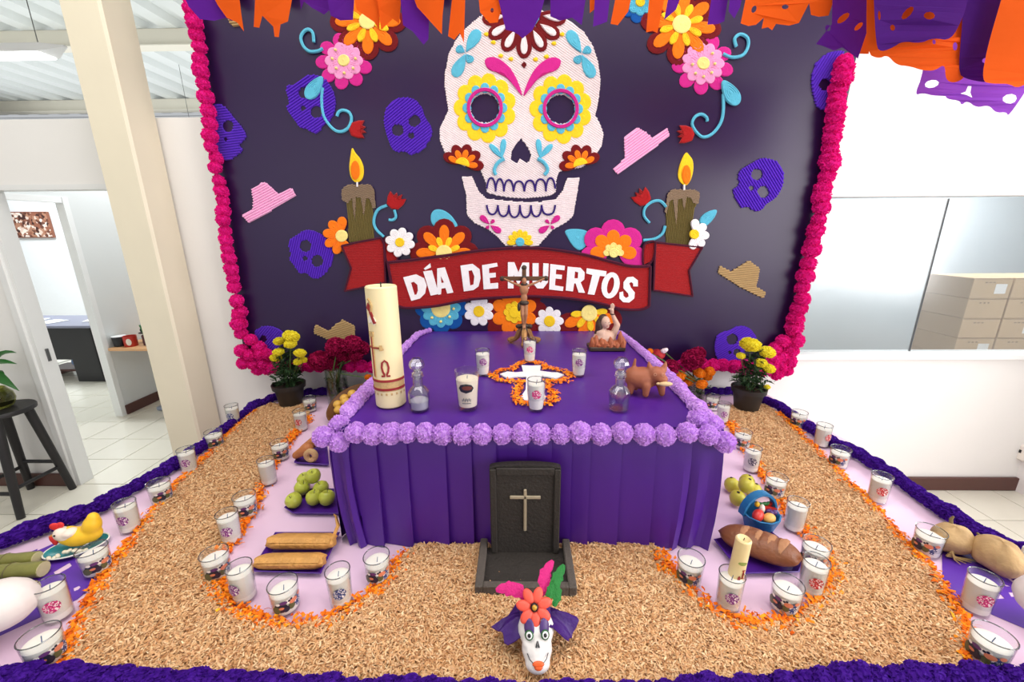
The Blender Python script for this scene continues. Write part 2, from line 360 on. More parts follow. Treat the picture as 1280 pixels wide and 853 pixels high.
# pendant tube lamp
lt = thing('pendant_lamp', 'white pendant tube lamp hanging under the ribbed roof', 'lamp', (-5.0, 1.5, 3.36))
sec = [(-.09, 0), (-.07, .07), (.07, .07), (.09, 0)]; body = MB(); P = []; xs = [(-.95, .25), (-.8, 1), (.8, 1), (.93, .35), (.97, .2)]
for xx, k in xs: P += [(xx, a * (k if k < 1 else 1) , .07 - (.07 - b) * k) for a, b in sec]
Fs = []
for i in range(len(xs) - 1):
    for k in range(4): k2 = (k + 1) % 4; Fs.append((i * 4 + k, i * 4 + k2, i * 4 + 4 + k2, i * 4 + 4 + k))
body.add(P, Fs + [(0, 1, 2, 3), tuple(len(P) - 4 + k for k in (3, 2, 1, 0))]); body.build('housing', M_alu, lt, 30)
MB().rbox((0, 0, -.006), (1.58, .15, .02), .006).build('diffuser', mat('lamp_diffuser', (255, 255, 255), .5, 0, emit=3.0), lt)
for xx in (-.7, .73): MB().tube([(xx, 0, .07), (xx, 0, 1.23)], .004, 5).build('cable', M_steel, lt)
# ================================================================ PLATFORM, CLOTH, ALTAR TABLE
M_pink = mat('pink_plastic', (232, 200, 226), 0.42, 0.05, 3, 0.12, 9)
M_purple = mat('purple_plastic', (72, 24, 132), 0.40, 0.06, 4, 0.10, 14)
M_purple2 = mat('purple_sheet', (92, 45, 168), 0.5, 0.05, 6, 0.05, 20)
M_lilac = mat('lilac_crepe', (222, 172, 246), 0.85, 0.10, 8, 0.2, 10, spec=.2, transl=.3)
M_garl = mat('purple_crepe', (74, 22, 150), 0.8, 0.2, 6, 0.3, 7, spec=.2, transl=.2)
M_mag = mat('magenta_tissue', (240, 30, 150), 0.8, 0.12, 4, 0.2, 9, spec=.2, transl=.3)
plat = [(-1.70, -0.03), (-1.68, -0.9), (-1.74, -1.2), (-1.84, -1.45), (-2.13, -1.93), (2.08, -1.93), (1.70, -1.45), (1.66, -1.2), (1.70, -0.85), (1.64, -0.03)]
pt = thing('display_platform', 'low table platform under a pale pink plastic cloth', 'platform', (0, 0, 0))
MB().prism(plat, 0.7, fn=lambda u, v, d: (u * .985, v * .99, .015 + d)).build('base', M_pink, pt, False)
MB().prism(plat, 0.03, fn=lambda u, v, d: (u, v, PZ - .03 + d)).build('cloth', M_pink, pt, False)
# pale fold of the cloth seen beside the tamales
tb = thing('altar_table', 'altar table draped in glossy purple cloth with a pleated skirt', 'altar', (0, -0.77, PZ))
X0, X1, YB, YF = -0.60, 0.625, -0.10, -1.40
H = TZ - PZ
def TL(p): return (p[0], p[1] + .77, p[2] - PZ)
top = MB(); nx, ny = 24, 20
for j in range(ny + 1):
    for i in range(nx + 1):
        x = lerp(X0, X1, i / nx); y = lerp(YF, YB, j / ny); z = TZ + .0016 * noise.noise(Vector((x * 5, y * 4, 0)))
        for s_, t_ in ((0, i), (1, j)):
            if t_ in (0, (nx, ny)[s_]): z -= .004
        top.v.append(TL((x, y, z)))
top.f = [(j * (nx + 1) + i, j * (nx + 1) + i + 1, (j + 1) * (nx + 1) + i + 1, (j + 1) * (nx + 1) + i) for j in range(ny) for i in range(nx)]
top.build('tabletop', M_purple, tb)
# pleats: where the folds fall on the front edge
fx = [X0 - .02, -.555, -.47, -.37, -.245, -.16, -.08, .02, .10, .165, .225, .325, .435, .545, X1 + .02]
perim = []   # (x, y, pleat depth) round the table, front first
sk = MB(); cols = []
for a, b in zip(fx, fx[1:]):
    for k in range(7):
        t = k / 6; cols.append((lerp(a, b, t) + (.004 if k == 6 else 0), YF - .003 - .016 * t, t))
rows = [0, .06, .25, .5, .75, .95, 1]
nr = len(rows)
for ci, (x, y, t) in enumerate(cols):
    for r in rows:
        e = 1 + .5 * r; xx = x; yy = YF - (YF - y) * (.45 + .9 * r) ; zz = TZ - .004 - (H - .006) * r
        yy += .004 * noise.noise(Vector((x * 9, r * 3, 1))) - .002 * r
        if r == 0: yy = YF
        if ci < 8: xx -= .018 * math.sin(PI * r) - .02 * r; yy -= .012 * r * math.sin(ci * 1.7)
        if ci > len(cols) - 10: xx += .012 * math.sin(PI * r) - .012 * r; yy -= .014 * r * math.sin(ci * 1.3)
        sk.v.append(TL((xx, yy, zz)))
for c in range(len(cols) - 1):
    for r in range(nr - 1): sk.f.append((c * nr + r, c * nr + r + 1, (c + 1) * nr + r + 1, (c + 1) * nr + r))
sk.build('skirt', M_purple, tb, 20)
for sgn, xe in ((-1, X0 - .02), (1, X1 + .02)):
    sd = MB(); m_ = 40
    for c in range(m_ + 1):
        y = lerp(YF - .01, YB, c / m_); off = .012 * (math.sin(c * 1.9) + .6 * math.sin(c * .8))
        for r in rows: sd.v.append(TL((xe - sgn * .02 + sgn * (.02 + off * r) * (1 if r else 0), y, TZ - .004 - (H - .006) * r)))
    for c in range(m_):
        for r in range(nr - 1): sd.f.append((c * nr + r, c * nr + r + 1, (c + 1) * nr + r + 1, (c + 1) * nr + r))
    sd.build('side_skirt', M_purple, tb, 60)
# ---------------------------------------------------------------- lilac garland on the table edge
lil = [frill('lilac_pompom', M_lilac, 130, s) for s in range(3)]
lg = thing('lilac_garland', 'lilac crepe paper garland along the altar table edge', 'garland', (0, YF, TZ))
front = [(404, 546), (424, 532), (424, 553), (445, 541), (466, 543), (489, 542), (510, 541), (532, 541), (553, 543), (578, 543), (603, 543), (628, 543), (652, 542), (676, 543), (701, 543), (725, 541), (751, 543), (778, 541), (805, 543), (831, 544), (859, 541), (885, 544), (872, 524), (890, 532), (906, 553)]
for i, (px, py) in enumerate(front):
    p = oy(px, py, YF - .03 + (.05 if py < 535 else 0)); r = random.uniform(.0325, .037)
    link('pompom', lil[i % 3], lg, (p.x, p.y - YF, p.z - TZ), rrot(), (r * 1.0, r, r * 1.0))
lrope = [frill('crepe_twist', M_lilac, 60, s + 5, 1.0, .86, .26, .7) for s in range(2)]
for path in ([(537, 413), (522, 418), (500, 440), (480, 466), (455, 492), (432, 517)], [(776, 417), (790, 428), (812, 447), (835, 470), (858, 495), (880, 518)]):
    pts = [oz(px, py, TZ + .012) for px, py in path]
    for i, (q, t) in enumerate(along(pts, .030)):
        k = q.y / -1.4; r = lerp(.018, .030, k) * random.uniform(.9, 1.1)
        link('twist', lrope[i % 2], lg, (q.x, q.y - YF, q.z - TZ), (random.uniform(-.5, .5), random.uniform(-.5, .5), math.atan2(t.y, t.x) + .5), (r * 1.25, r * .9, r * .85))
# ---------------------------------------------------------------- purple garlands round the platform
pur = [frill('purple_puff', M_garl, 80, s + 9, 1.0, .8, .22) for s in range(3)]
def garland(label, path, r, step, z=PZ, end_r=None):
    p0 = path[0]; g = thing('purple_garland', label, 'garland', (p0[0], p0[1], z), group='purple crepe garlands edging the platform')
    sm = along([(a[0], a[1], 0) for a in path], step)
    for i, (q, t) in enumerate(sm):
        rr = lerp(r, end_r or r, i / max(1, len(sm) - 1)) * random.uniform(.88, 1.1)
        link('puff', pur[i % 3], g, (q.x - p0[0], q.y - p0[1], rr * .9), (random.uniform(-.3, .3), random.uniform(-.3, .3), math.atan2(t.y, t.x) + random.uniform(.3, .7)), (rr * 1.2, rr * .85, rr * .8))
def W(px, py, z=PZ): p = oz(px, py, z); return (p.x, p.y)
garland('purple crepe garland edging the platform on the doorway side', [W(*p, PZ + .02) for p in ((345, 498), (318, 508), (290, 530), (258, 557), (222, 580), (190, 600), (160, 615), (125, 636), (92, 650), (60, 660), (25, 672), (-12, 686), (-60, 712))] + [(-2.08, -1.80)], .031, .042, end_r=.040)
garland('purple crepe garland edging the platform on the store window side', [W(*p, PZ + .02) for p in ((950, 500), (975, 510), (995, 525), (1035, 552), (1080, 574), (1120, 600), (1160, 628), (1195, 652), (1225, 672), (1260, 688), (1290, 700), (1340, 730))] + [(2.02, -1.80)], .031, .042, end_r=.040)
garland('purple crepe garland along the platform front edge before the sawdust', [(-2.06, -1.87)] + [W(*p, PZ + .02) for p in ((-60, 856), (60, 853), (150, 857), (300, 864), (450, 872), (640, 876), (830, 872), (980, 866), (1100, 855), (1200, 852), (1340, 856))] + [(2.02, -1.87)], .036, .046)
garland('purple crepe garland lying along the foot of the wall behind the altar', [(-1.50, -.115), (-1.2, -.06), (-.75, -.06), (.75, -.06), (1.1, -.06), (1.42, -.07)], .032, .045)

# ================================================================ BACKDROP BOARD
YBD = -0.085
M_board = mat('purple_vinyl', (36, 14, 60), 0.34, 0.04, 2, spec=.45)
bd = thing('backdrop_board', 'dark purple backdrop board with yarn sugar skull and DÍA DE MUERTOS ribbon', 'backdrop', (0, YBD, 0.93))
BL = lambda p: (p[0], p[1] - YBD, p[2] - .93)
bcor = [(-1.80, .95), (1.745, .94), (1.80, 3.02), (-1.735, 3.02)]
MB().prism(bcor, .05, fn=lambda u, v, d: BL((u, YBD + d, v))).build('panel', M_board, bd, False)
YC = {k: mat('yarn_' + k, c, 0.9, 0.10, 40, 0.3, 180, spec=.15, sheen=.15) for k, c in dict(
    white=(240, 226, 228), yellow=(250, 206, 40), cyan=(92, 184, 212), pink=(206, 40, 140), dred=(112, 18, 24), orange=(250, 122, 20), purple=(86, 36, 186),
    pale=(246, 226, 140), lpink=(240, 158, 206), red=(168, 26, 30), tan=(176, 146, 100), olive=(112, 98, 52), tan2=(140, 118, 96), blue=(14, 82, 160), maroon=(74, 14, 40), snow=(245, 240, 242), rose=(250, 178, 220), indigo=(52, 30, 112)).items()}
def bpt(px, py): p = oy(px, py, YBD - .006); return (p.x, p.z)
def yrings(mb, pts, y0, t=.007, n=3):
    cx = sum(p[0] for p in pts) / len(pts); cz = sum(p[1] for p in pts) / len(pts); m = len(pts); base = len(mb.v); K = 2 * n
    mb.v += [BL((p[0], YBD - y0 + .004, p[1])) for p in pts]
    for k in range(K):
        s_ = 1 - k / K; h = t * (.55 if k == 0 else (1.0 if k % 2 else .62)); mb.v += [BL((cx + (p[0] - cx) * s_, YBD - y0 - h, cz + (p[1] - cz) * s_)) for p in pts]
    for k in range(K):
        for i in range(m): j = (i + 1) % m; mb.f.append((base + k * m + i, base + k * m + j, base + (k + 1) * m + j, base + (k + 1) * m + i))
    mb.v.append(BL((cx, YBD - y0 - t, cz))); c = len(mb.v) - 1
    for i in range(m): mb.f.append((base + K * m + i, base + K * m + (i + 1) % m, c))
    return mb
def ylines(mb, pts, y0, ang=0.0, pitch=.0105, t=.007, holes=()):
    fn = lambda u, v, d: BL((u, YBD - y0 - d, v))
    mb.prism(pts, t * .45, holes, fn)
    cs, sn = math.cos(ang), math.sin(ang); loops = [[(p[0] * cs + p[1] * sn, -p[0] * sn + p[1] * cs) for p in l] for l in [pts] + list(holes)]
    v0 = min(p[1] for p in loops[0]); v1 = max(p[1] for p in loops[0]); v = v0 + pitch / 2
    while v < v1:
        xs = []
        for l in loops:
            for a, b in zip(l, l[1:] + l[:1]):
                if (a[1] <= v) != (b[1] <= v): xs.append(a[0] + (v - a[1]) / (b[1] - a[1]) * (b[0] - a[0]))
        xs.sort()
        for a, b in zip(xs[::2], xs[1::2]):
            if b - a < pitch * .5: continue
            a -= random.uniform(-.001, .003); b += random.uniform(-.001, .003); q = []
            for u in (a, b):
                for dv, h in ((-.5, .1), (-.22, .95), (.22, .95), (.5, .1)):
                    vv = v + dv * pitch; q.append(BL((u * cs - vv * sn, YBD - y0 - t * h, u * sn + vv * cs)))
            mb.add(q, [(0, 1, 5, 4), (1, 2, 6, 5), (2, 3, 7, 6), (0, 3, 2, 1), (4, 5, 6, 7)])
        v += pitch
    return mb
def circ(cx, cy, r, n=18, ry=None, rot=0): 
    ry = ry or r; c, s_ = math.cos(rot), math.sin(rot)
    return [(cx + r * math.cos(2 * PI * k / n) * c - ry * math.sin(2 * PI * k / n) * s_, cy + r * math.cos(2 * PI * k / n) * s_ + ry * math.sin(2 * PI * k / n) * c) for k in range(n)]
def petal(cx, cy, a, r0, r1, wd, n=16, pw=1.35):
    """petal outline in pixels: narrow at r0, round at r1"""
    out = []
    for k in range(n):
        q = 2 * PI * k / n; u = .5 - .5 * math.cos(q); r = lerp(r0, r1, u); s_ = wd * math.sin(q) * (.55 + .45 * min(1, u * pw))
        out.append((cx + r * math.cos(a) - s_ * math.sin(a), cy + r * math.sin(a) + s_ * math.cos(a)))
    return out
def drop(p0, p1, wd, n=14):
    """teardrop from thin end p0 to fat end p1, pixels"""
    d = math.hypot(p1[0] - p0[0], p1[1] - p0[1]); a = math.atan2(p1[1] - p0[1], p1[0] - p0[0]); out = []
    for k in range(n):
        q = 2 * PI * k / n; u = .5 - .5 * math.cos(q); s_ = wd * math.sin(q) * u ** .55
        out.append((p0[0] + u * d * math.cos(a) - s_ * math.sin(a), p0[1] + u * d * math.sin(a) + s_ * math.cos(a)))
    return out
def softc(pts, it=2):
    for _ in range(it): pts = [q for a, b in zip(pts, pts[1:] + pts[:1]) for q in ((a[0] * .75 + b[0] * .25, a[1] * .75 + b[1] * .25), (a[0] * .25 + b[0] * .75, a[1] * .25 + b[1] * .75))]
    return pts
def R_(name, col, pts, y0, parent, n=3, t=.007): return yrings(MB(), [bpt(*p) for p in pts], y0, t, n).build(name, YC[col], parent, 60)
def Lf(name, col, pts, y0, parent, ang=0, holes=(), pitch=.0105, t=.007): return ylines(MB(), [bpt(*p) for p in pts], y0, ang, pitch, t, [[bpt(*p) for p in h] for h in holes]).build(name, YC[col], parent, False)
def Tb(name, col, pts, y0, parent, r=.006, closed=False):
    P = []
    for i in range(len(pts)):   # Catmull-Rom
        if not closed and i == len(pts) - 1: break
        g = lambda k: pts[k % len(pts)] if closed else pts[max(0, min(len(pts) - 1, k))]
        a, b, c, d = g(i - 1), g(i), g(i + 1), g(i + 2)
        for k in range(4):
            t = k / 4; P.append(tuple(.5 * (2 * b[j] + (c[j] - a[j]) * t + (2 * a[j] - 5 * b[j] + 4 * c[j] - d[j]) * t * t + (3 * b[j] - a[j] - 3 * c[j] + d[j]) * t ** 3) for j in (0, 1)))
    if not closed: P.append(pts[-1])
    return MB().tube([BL((bpt(*p)[0], YBD - y0 - r * .7, bpt(*p)[1])) for p in P], r, 6, closed).build(name, YC[col], parent)
def cr(x0, y0, s_): return lambda *pts: [(x0 + a / s_, y0 + b / s_) for a, b in pts]
cA, cB, cC, cD, cE, cG = cr(240, 0, 4), cr(500, 0, 4), cr(740, 0, 4), cr(260, 200, 4), cr(500, 200, 4), cr(740, 200, 4)
cJ, cK = cr(220, 380, 5.3333), cr(820, 400, 6.566)
def flower(name, cx, cy, layers, cr_, ccol, y0=.0, dots=None, only=None, kind='yarn_flower'):
    lift = y0 + .004 * len(layers)
    f = R_(kind, ccol, circ(cx, cy, cr_), lift, bd, 3); f.name = name
    for li, (n_, r0, r1, wd, a0, col) in enumerate(layers):
        for k in range(n_):
            a = a0 + 2 * PI * k / n_
            if only and not only(math.degrees(a) % 360): continue
            R_('petal', col, petal(cx, cy, a, r0, r1, wd), y0 + .004 * li, f, 3)
    for (dx, dy) in dots or []: R_('dot', 'pale', circ(cx + dx, cy + dy, 1.7, 8), lift + .006, f, 1)
    return f
D90 = PI / 2
# --- the sugar skull
eL, eR = (500 + 425 / 4, 541 / 4), (500 + 803 / 4, 546 / 4)
so = cB((330, 140), (400, 82), (480, 55), (600, 40), (720, 55), (800, 75), (860, 110), (920, 160), (965, 230), (990, 310), (1002, 400), (995, 480), (985, 540), (975, 575), (1000, 620), (1017, 670), (1008, 730), (985, 765), (950, 805), (905, 838), (825, 848)) + \
    cE((795, 60), (780, 100), (778, 160), (750, 178), (700, 184), (620, 191), (550, 187), (480, 176), (434, 160), (432, 120), (422, 95), (408, 60), (390, 32)) + cB((325, 830), (270, 808), (225, 765), (200, 700), (200, 640), (225, 590), (243, 550), (235, 500), (223, 420), (225, 370), (245, 270), (280, 200))
nose = cB((605, 690), (640, 735), (657, 775), (650, 805), (630, 818), (608, 800), (600, 795), (590, 815), (570, 815), (553, 795), (558, 755), (580, 720))
sk_ = Lf('sugar_skull', 'white', so, 0, bd, -.55, [circ(*eL, 18.5, 24), circ(*eR, 18.5, 24), nose])
for (ex, ey) in (eL, eR):
    for k in range(11): R_('eye_petal', 'yellow', circ(ex + 29.5 * math.cos(2 * PI * k / 11 + .3), ey + 33 * math.sin(2 * PI * k / 11 + .3), 9.8, 14, 11), .004, sk_, 3)
    for k in range(12): R_('eye_scallop', 'cyan', circ(ex + 22.5 * math.cos(2 * PI * k / 12), ey + 25 * math.sin(2 * PI * k / 12), 5.6, 10, 6.4), .009, sk_, 2)
    ring = MB()
    for q, rr in enumerate((19.5, 21.3)):
        ring.tube([BL((bpt(*p)[0], YBD - .018, bpt(*p)[1])) for p in circ(ex, ey, rr, 32, rr * 1.1)], .0055, 6, True)
    ring.build('eye_ring', YC['pink'], sk_)
for (a, b, wd) in (((330, 262), (395, 150), 10), ((328, 270), (270, 385), 10), ((325, 262), (282, 238), 7), ((332, 272), (360, 312), 7)):
    for mir in (0, 1):
        f = (lambda p: (p[0], p[1])) if not mir else (lambda p: (1236 - p[0], p[1] + 4))
        p0, p1 = cB(f(a), f(b)); R_('leaf', 'cyan', drop(p0, p1, wd), .006, sk_, 3)
brow = ((420, 310), (435, 288), (480, 285), (540, 325), (580, 385), (612, 470), (608, 484), (560, 410), (500, 368), (440, 350))
R_('eyebrow', 'pink', softc(cB(*brow)), .006, sk_, 3); R_('eyebrow', 'pink', softc(cB(*[(1228 - a, b + 2) for a, b in brow])), .006, sk_, 3)
ccx, ccy = cB((620, 70))[0]
for k, dg in enumerate((172, 146, 118, 90, 62, 34, 8)):
    a = math.radians(dg); ln = 56 if dg == 90 else 53
    R_('crown_petal', 'dred', petal(ccx, ccy, a, 16, ln, 11), .006, sk_, 3); R_('crown_drop', 'white', drop((ccx + 24 * math.cos(a), ccy + 24 * math.sin(a)), (ccx + (ln - 5) * math.cos(a), ccy + (ln - 5) * math.sin(a)), 6), .012, sk_, 2)
R_('crown_centre', 'cyan', circ(ccx, ccy, 20), .014, sk_, 4)
for p in cB((430, 172), (465, 213), (502, 280), (553, 296), (676, 298), (730, 284), (768, 218), (808, 173), (802, 97), (435, 97)): R_('star', 'yellow', petal(p[0] - 3, p[1], 0, 0, 6.5, 3, 8), .006, sk_, 1)
R_('gem', 'dred', cB((620, 308), (634, 325), (620, 343), (606, 325)), .006, sk_, 2)
for a, b, wd in (((520, 798), (448, 722), 5), ((508, 795), (520, 695), 5)):
    for mir in (0, 1): p0, p1 = cB(*[(1210 - q[0], q[1]) if mir else q for q in (a, b)]); R_('tear', 'cyan', drop(p0, p1, wd), .006, sk_, 2)
for tr in (((522, 795), (490, 815), (472, 850), (480, 876)), ((688, 795), (720, 815), (738, 850), (722, 876))): Tb('tear_curl', 'cyan', cB(*tr), .006, sk_, .010)
for (fx_, fy_, tilt) in ((312, 826, 16), (902, 828, -16)):
    px, py = cB((fx_, fy_))[0]
    for k in range(5): R_('cheek_petal', 'dred', petal(px, py, math.radians(-180 + 14 + 38 * k + tilt), 4, 27, 7.5), .006, sk_, 3)
    for k in range(5): R_('cheek_petal', 'orange', petal(px, py, math.radians(-180 + 14 + 38 * k + tilt), 4, 19.5, 4.2), .012, sk_, 2)
    R_('cheek_centre', 'yellow', [(px + 9 * math.cos(math.radians(-180 + tilt + 18 * k)), py + 9 * math.sin(math.radians(-180 + tilt + 18 * k))) for k in range(11)], .016, sk_, 2)
tx = [434, 478, 520, 568, 622, 676, 730, 776]
for i, (a, b) in enumerate(zip(tx, tx[1:])):
    m_ = (a + b) / 2; yt = 88 + 20 * (1 - abs(m_ - 606) / 172); ybt = 166 if 0 < i < 6 else 152
    Tb('tooth_line', 'indigo', cE((a, ybt - 8), (a + 3, yt + 32), (a + 11, yt + 8), (m_, yt), (b - 11, yt + 8), (b - 3, yt + 32), (b, ybt - 8)), .005, sk_, .0055)
jaw = Lf('lower_jaw', 'white', cE((310, 82), (360, 85), (375, 120), (395, 160), (430, 194), (500, 202), (600, 211), (700, 212), (780, 196), (815, 155), (838, 90), (897, 90), (885, 170), (865, 280), (830, 312), (762, 350), (712, 405), (690, 430), (530, 430), (490, 387), (450, 352), (370, 312), (335, 272), (333, 180)), 0, bd, .1)
ty = [434, 490, 545, 600, 655, 708, 776]
for a, b in zip(ty, ty[1:]):
    m_ = (a + b) / 2; yb_ = 288 - 22 * (abs(m_ - 604) / 172) ** 2
    Tb('tooth_line', 'indigo', cE((a, 226), (a + 3, yb_ - 30), (a + 12, yb_ - 8), (m_, yb_), (b - 12, yb_ - 8), (b - 3, yb_ - 30), (b, 226)), .005, jaw, .0055)
for mir in (0, 1):
    for a, b, wd in (((448, 322), (402, 280), 5), ((452, 328), (505, 362), 5.5), ((452, 320), (472, 300), 3), ((446, 328), (432, 345), 3)):
        p0, p1 = cE(*[(1200 - q[0], q[1]) if mir else q for q in (a, b)]); R_('bow_leaf', 'pink', drop(p0, p1, wd), .006, jaw, 2)
px, py = cE((600, 414))[0]
for k in range(7): R_('chin_petal', 'yellow', petal(px, py, math.radians(-180 + 30 * k), 3, 16.5, 4), .006, jaw, 2)
R_('chin_centre', 'cyan', circ(px, py - 1, 5.5), .012, jaw, 2)
# --- ribbon with lettering
bt = cE((-55, 512), (60, 500), (130, 490), (250, 475), (330, 462), (450, 448), (600, 440), (720, 443), (850, 460), (950, 480), (1050, 507), (1150, 530), (1245, 530))
bb = cE((1240, 728), (1195, 745), (1100, 742), (1000, 715), (850, 690), (700, 680), (600, 680), (500, 685), (350, 695), (200, 725), (100, 735), (20, 735), (-18, 716))
rb = Lf('ribbon', 'red', bt + bb, .024, bd, .0, pitch=.0095)
Tb('ribbon_edge', 'maroon', bt, .027, rb, .009); Tb('ribbon_edge', 'maroon', bb, .027, rb, .009); Tb('ribbon_edge', 'maroon', [bb[-1], ((bb[-1][0] + bt[0][0]) / 2, (bb[-1][1] + bt[0][1]) / 2), bt[0]], .027, rb, .009); Tb('ribbon_edge', 'maroon', [bt[-1], ((bb[0][0] + bt[-1][0]) / 2, (bb[0][1] + bt[-1][1]) / 2), bb[0]], .027, rb, .008)
tl_ = cD((675, 430), (760, 410), (870, 390), (885, 420), (893, 612), (800, 632), (690, 655), (722, 540)); tr_ = cG((312, 412), (430, 425), (545, 437), (478, 552), (497, 680), (400, 665), (302, 650))
for q in (tl_, tr_):
    t_ = Lf('ribbon_tail', 'red', q, .018, bd, 0, pitch=.0095)
    for a, b in zip(q, q[1:] + q[:1]): Tb('ribbon_edge', 'maroon', [a, ((a[0] + b[0]) / 2, (a[1] + b[1]) / 2), b], .022, t_, .006)
for q in (cD((885, 395), (940, 405), (950, 500), (900, 515)), cG((258, 425), (312, 412), (300, 500), (255, 525))):
    t_ = Lf('ribbon_fold', 'red', q, .012, bd, D90, pitch=.0095); Tb('ribbon_edge', 'maroon', q, .016, t_, .006, True)
letters = [
 ([(22, 585), (85, 570), (125, 590), (138, 625), (130, 665), (105, 690), (62, 702)], [[(60, 612), (75, 607), (92, 622), (95, 650), (88, 670), (78, 672)]]),
 ([(120, 555), (165, 548), (176, 668), (158, 676)][:0] or [(121, 556), (164, 550), (190, 640), (196, 668), (158, 676)], []), ([(124, 542), (156, 515), (159, 536), (131, 549)], []),
 ([(190, 541), (228, 535), (270, 660), (240, 666), (231, 638), (211, 641), (209, 668), (196, 672), (190, 640)], [[(207, 577), (211, 613), (224, 611)]]),
 ([(305, 527), (365, 518), (400, 545), (405, 590), (395, 630), (370, 648), (322, 655)], [[(345, 553), (362, 550), (374, 580), (370, 620), (353, 626)]]),
 ([(412, 525), (486, 513), (490, 531), (447, 540), (447, 565), (480, 562), (480, 585), (450, 588), (452, 615), (492, 612), (492, 640), (420, 645)], []),
 ([(540, 510), (572, 510), (592, 560), (612, 512), (645, 512), (645, 640), (617, 640), (617, 572), (597, 616), (587, 616), (568, 572), (568, 640), (540, 640)], []),
 ([(662, 515), (692, 515), (692, 600), (702, 612), (713, 600), (715, 515), (742, 517), (738, 610), (715, 640), (685, 640), (662, 612)], []),
 ([(750, 519), (822, 528), (820, 550), (779, 546), (777, 570), (808, 573), (806, 594), (776, 591), (773, 625), (815, 632), (812, 653), (744, 645)], []),
 ([(836, 532), (900, 538), (920, 560), (918, 595), (900, 610), (922, 662), (890, 660), (875, 615), (868, 615), (862, 655), (826, 650)], [[(872, 556), (888, 560), (886, 590), (869, 590)]]),
 ([(930, 540), (1028, 555), (1025, 581), (995, 578), (968, 672), (935, 668), (958, 573), (928, 566)], []),
 (circ(1048, 625, 44, 20, 66, .22), [circ(1048, 625, 16, 14, 42, .22)]),
 ([(1183, 630), (1183, 600), (1160, 582), (1130, 585), (1112, 610), (1112, 640), (1135, 665), (1138, 680), (1125, 688), (1112, 677), (1110, 655), (1092, 660), (1092, 690), (1110, 708), (1140, 710), (1165, 690), (1168, 660), (1148, 635), (1140, 615), (1150, 608), (1160, 615), (1160, 630)], [])]
for o_, hs in letters:
    MB().prism([bpt(*p) for p in cE(*o_)], .007, [[bpt(*p) for p in cE(*h)] for h in hs], lambda u, v, d: BL((u, YBD - .027 - d, v))).build('letter', YC['snow'], rb, False)
# --- purple mini skulls, hats, candles
def mini(pts, holes, ang=.4): return Lf('mini_skull', 'purple', softc(pts, 1), 0, bd, ang, holes, .013, .012)
h8 = lambda c, x, y, r: [q for q in circ(c((x, y))[0][0], c((x, y))[0][1], 1.2 * r / (6.566 if c is cK else 5.33 if c is cJ else 4), 9)]
mini(cA((100, 520), (150, 520), (200, 580), (265, 660), (268, 690), (225, 730), (250, 740), (250, 757), (180, 805), (150, 790), (95, 700)), [h8(cA, 180, 630, 26), h8(cA, 168, 697, 10)], .1)
mini(cA((470, 440), (490, 425), (520, 425), (560, 385), (600, 372), (660, 385), (700, 440), (718, 500), (710, 570), (680, 610), (650, 630), (635, 660), (610, 668), (570, 640), (540, 640), (500, 580), (470, 540), (490, 510), (475, 470)), [h8(cA, 560, 462, 26), h8(cA, 622, 560, 27), h8(cA, 556, 542, 13)], .5)
mini(cA((960, 590), (970, 540), (1010, 495), (1070, 485), (1120, 500), (1150, 540), (1165, 590), (1200, 640), (1195, 690), (1170, 720), (1170, 740), (1090, 780), (1075, 755), (1010, 760), (990, 720), (965, 650)), [h8(cA, 1028, 650, 27), h8(cA, 1112, 605, 27), h8(cA, 1095, 678, 15)], .6)
mini(cD((405, 400), (440, 380), (480, 352), (520, 350), (580, 380), (615, 430), (628, 490), (600, 550), (560, 590), (520, 592), (490, 560), (460, 572), (445, 545), (400, 490), (420, 480), (405, 440)), [h8(cD, 487, 430, 27), h8(cD, 545, 505, 27), h8(cD, 484, 492, 12)], 1.2)
mini(cJ((520, 190), (560, 155), (620, 148), (690, 170), (725, 210), (705, 290), (640, 312), (570, 285), (530, 240)), [h8(cJ, 580, 235, 24)], .8)
mini(cG((730, 80), (745, 45), (790, 25), (830, -5), (880, -8), (930, 10), (960, 60), (955, 130), (920, 190), (870, 220), (850, 250), (815, 258), (780, 230), (745, 242), (725, 200), (700, 150), (740, 125)), [h8(cG, 825, 72, 26), h8(cG, 857, 160, 27), h8(cG, 797, 142, 12)], -.9)
mini(cK((490, 160), (520, 110), (600, 90), (680, 50), (740, 55), (800, 100), (830, 160), (760, 240), (700, 300), (690, 370), (600, 380), (510, 340), (480, 250)), [h8(cK, 625, 160, 42), h8(cK, 605, 270, 14), h8(cK, 665, 270, 28)], .6)
mini(cC((1100, 370), (1130, 300), (1200, 255), (1275, 260), (1235, 430), (1200, 550), (1130, 545), (1115, 500), (1100, 430)), [h8(cC, 1165, 425, 28)], 1.1)
Lf('yarn_hat', 'rose', cD((170, 275), (225, 245), (228, 200), (218, 150), (250, 130), (265, 112), (290, 115), (350, 170), (420, 142), (437, 180), (205, 315)), 0, bd, .42, pitch=.013, t=.012)
Lf('yarn_hat', 'rose', cC((105, 845), (165, 795), (162, 685), (195, 660), (225, 638), (265, 660), (300, 690), (375, 640), (388, 680), (225, 800), (130, 872)), 0, bd, .6, pitch=.013, t=.012)
Lf('yarn_hat', 'tan', cJ((930, 140), (1020, 185), (1050, 150), (1110, 108), (1190, 150), (1190, 250), (1100, 262), (1020, 240), (920, 195)), 0, bd, .3, pitch=.013, t=.012)
Lf('yarn_hat', 'tan', cG((630, 565), (640, 530), (695, 560), (785, 505), (838, 545), (820, 635), (870, 665), (855, 690), (800, 665), (740, 635)), 0, bd, .1, pitch=.013, t=.012)
Lf('yarn_hat', 'tan', cA((178, 88), (200, 60), (235, 70), (245, 122), (215, 132), (195, 120)), 0, bd, .1, pitch=.013, t=.012)
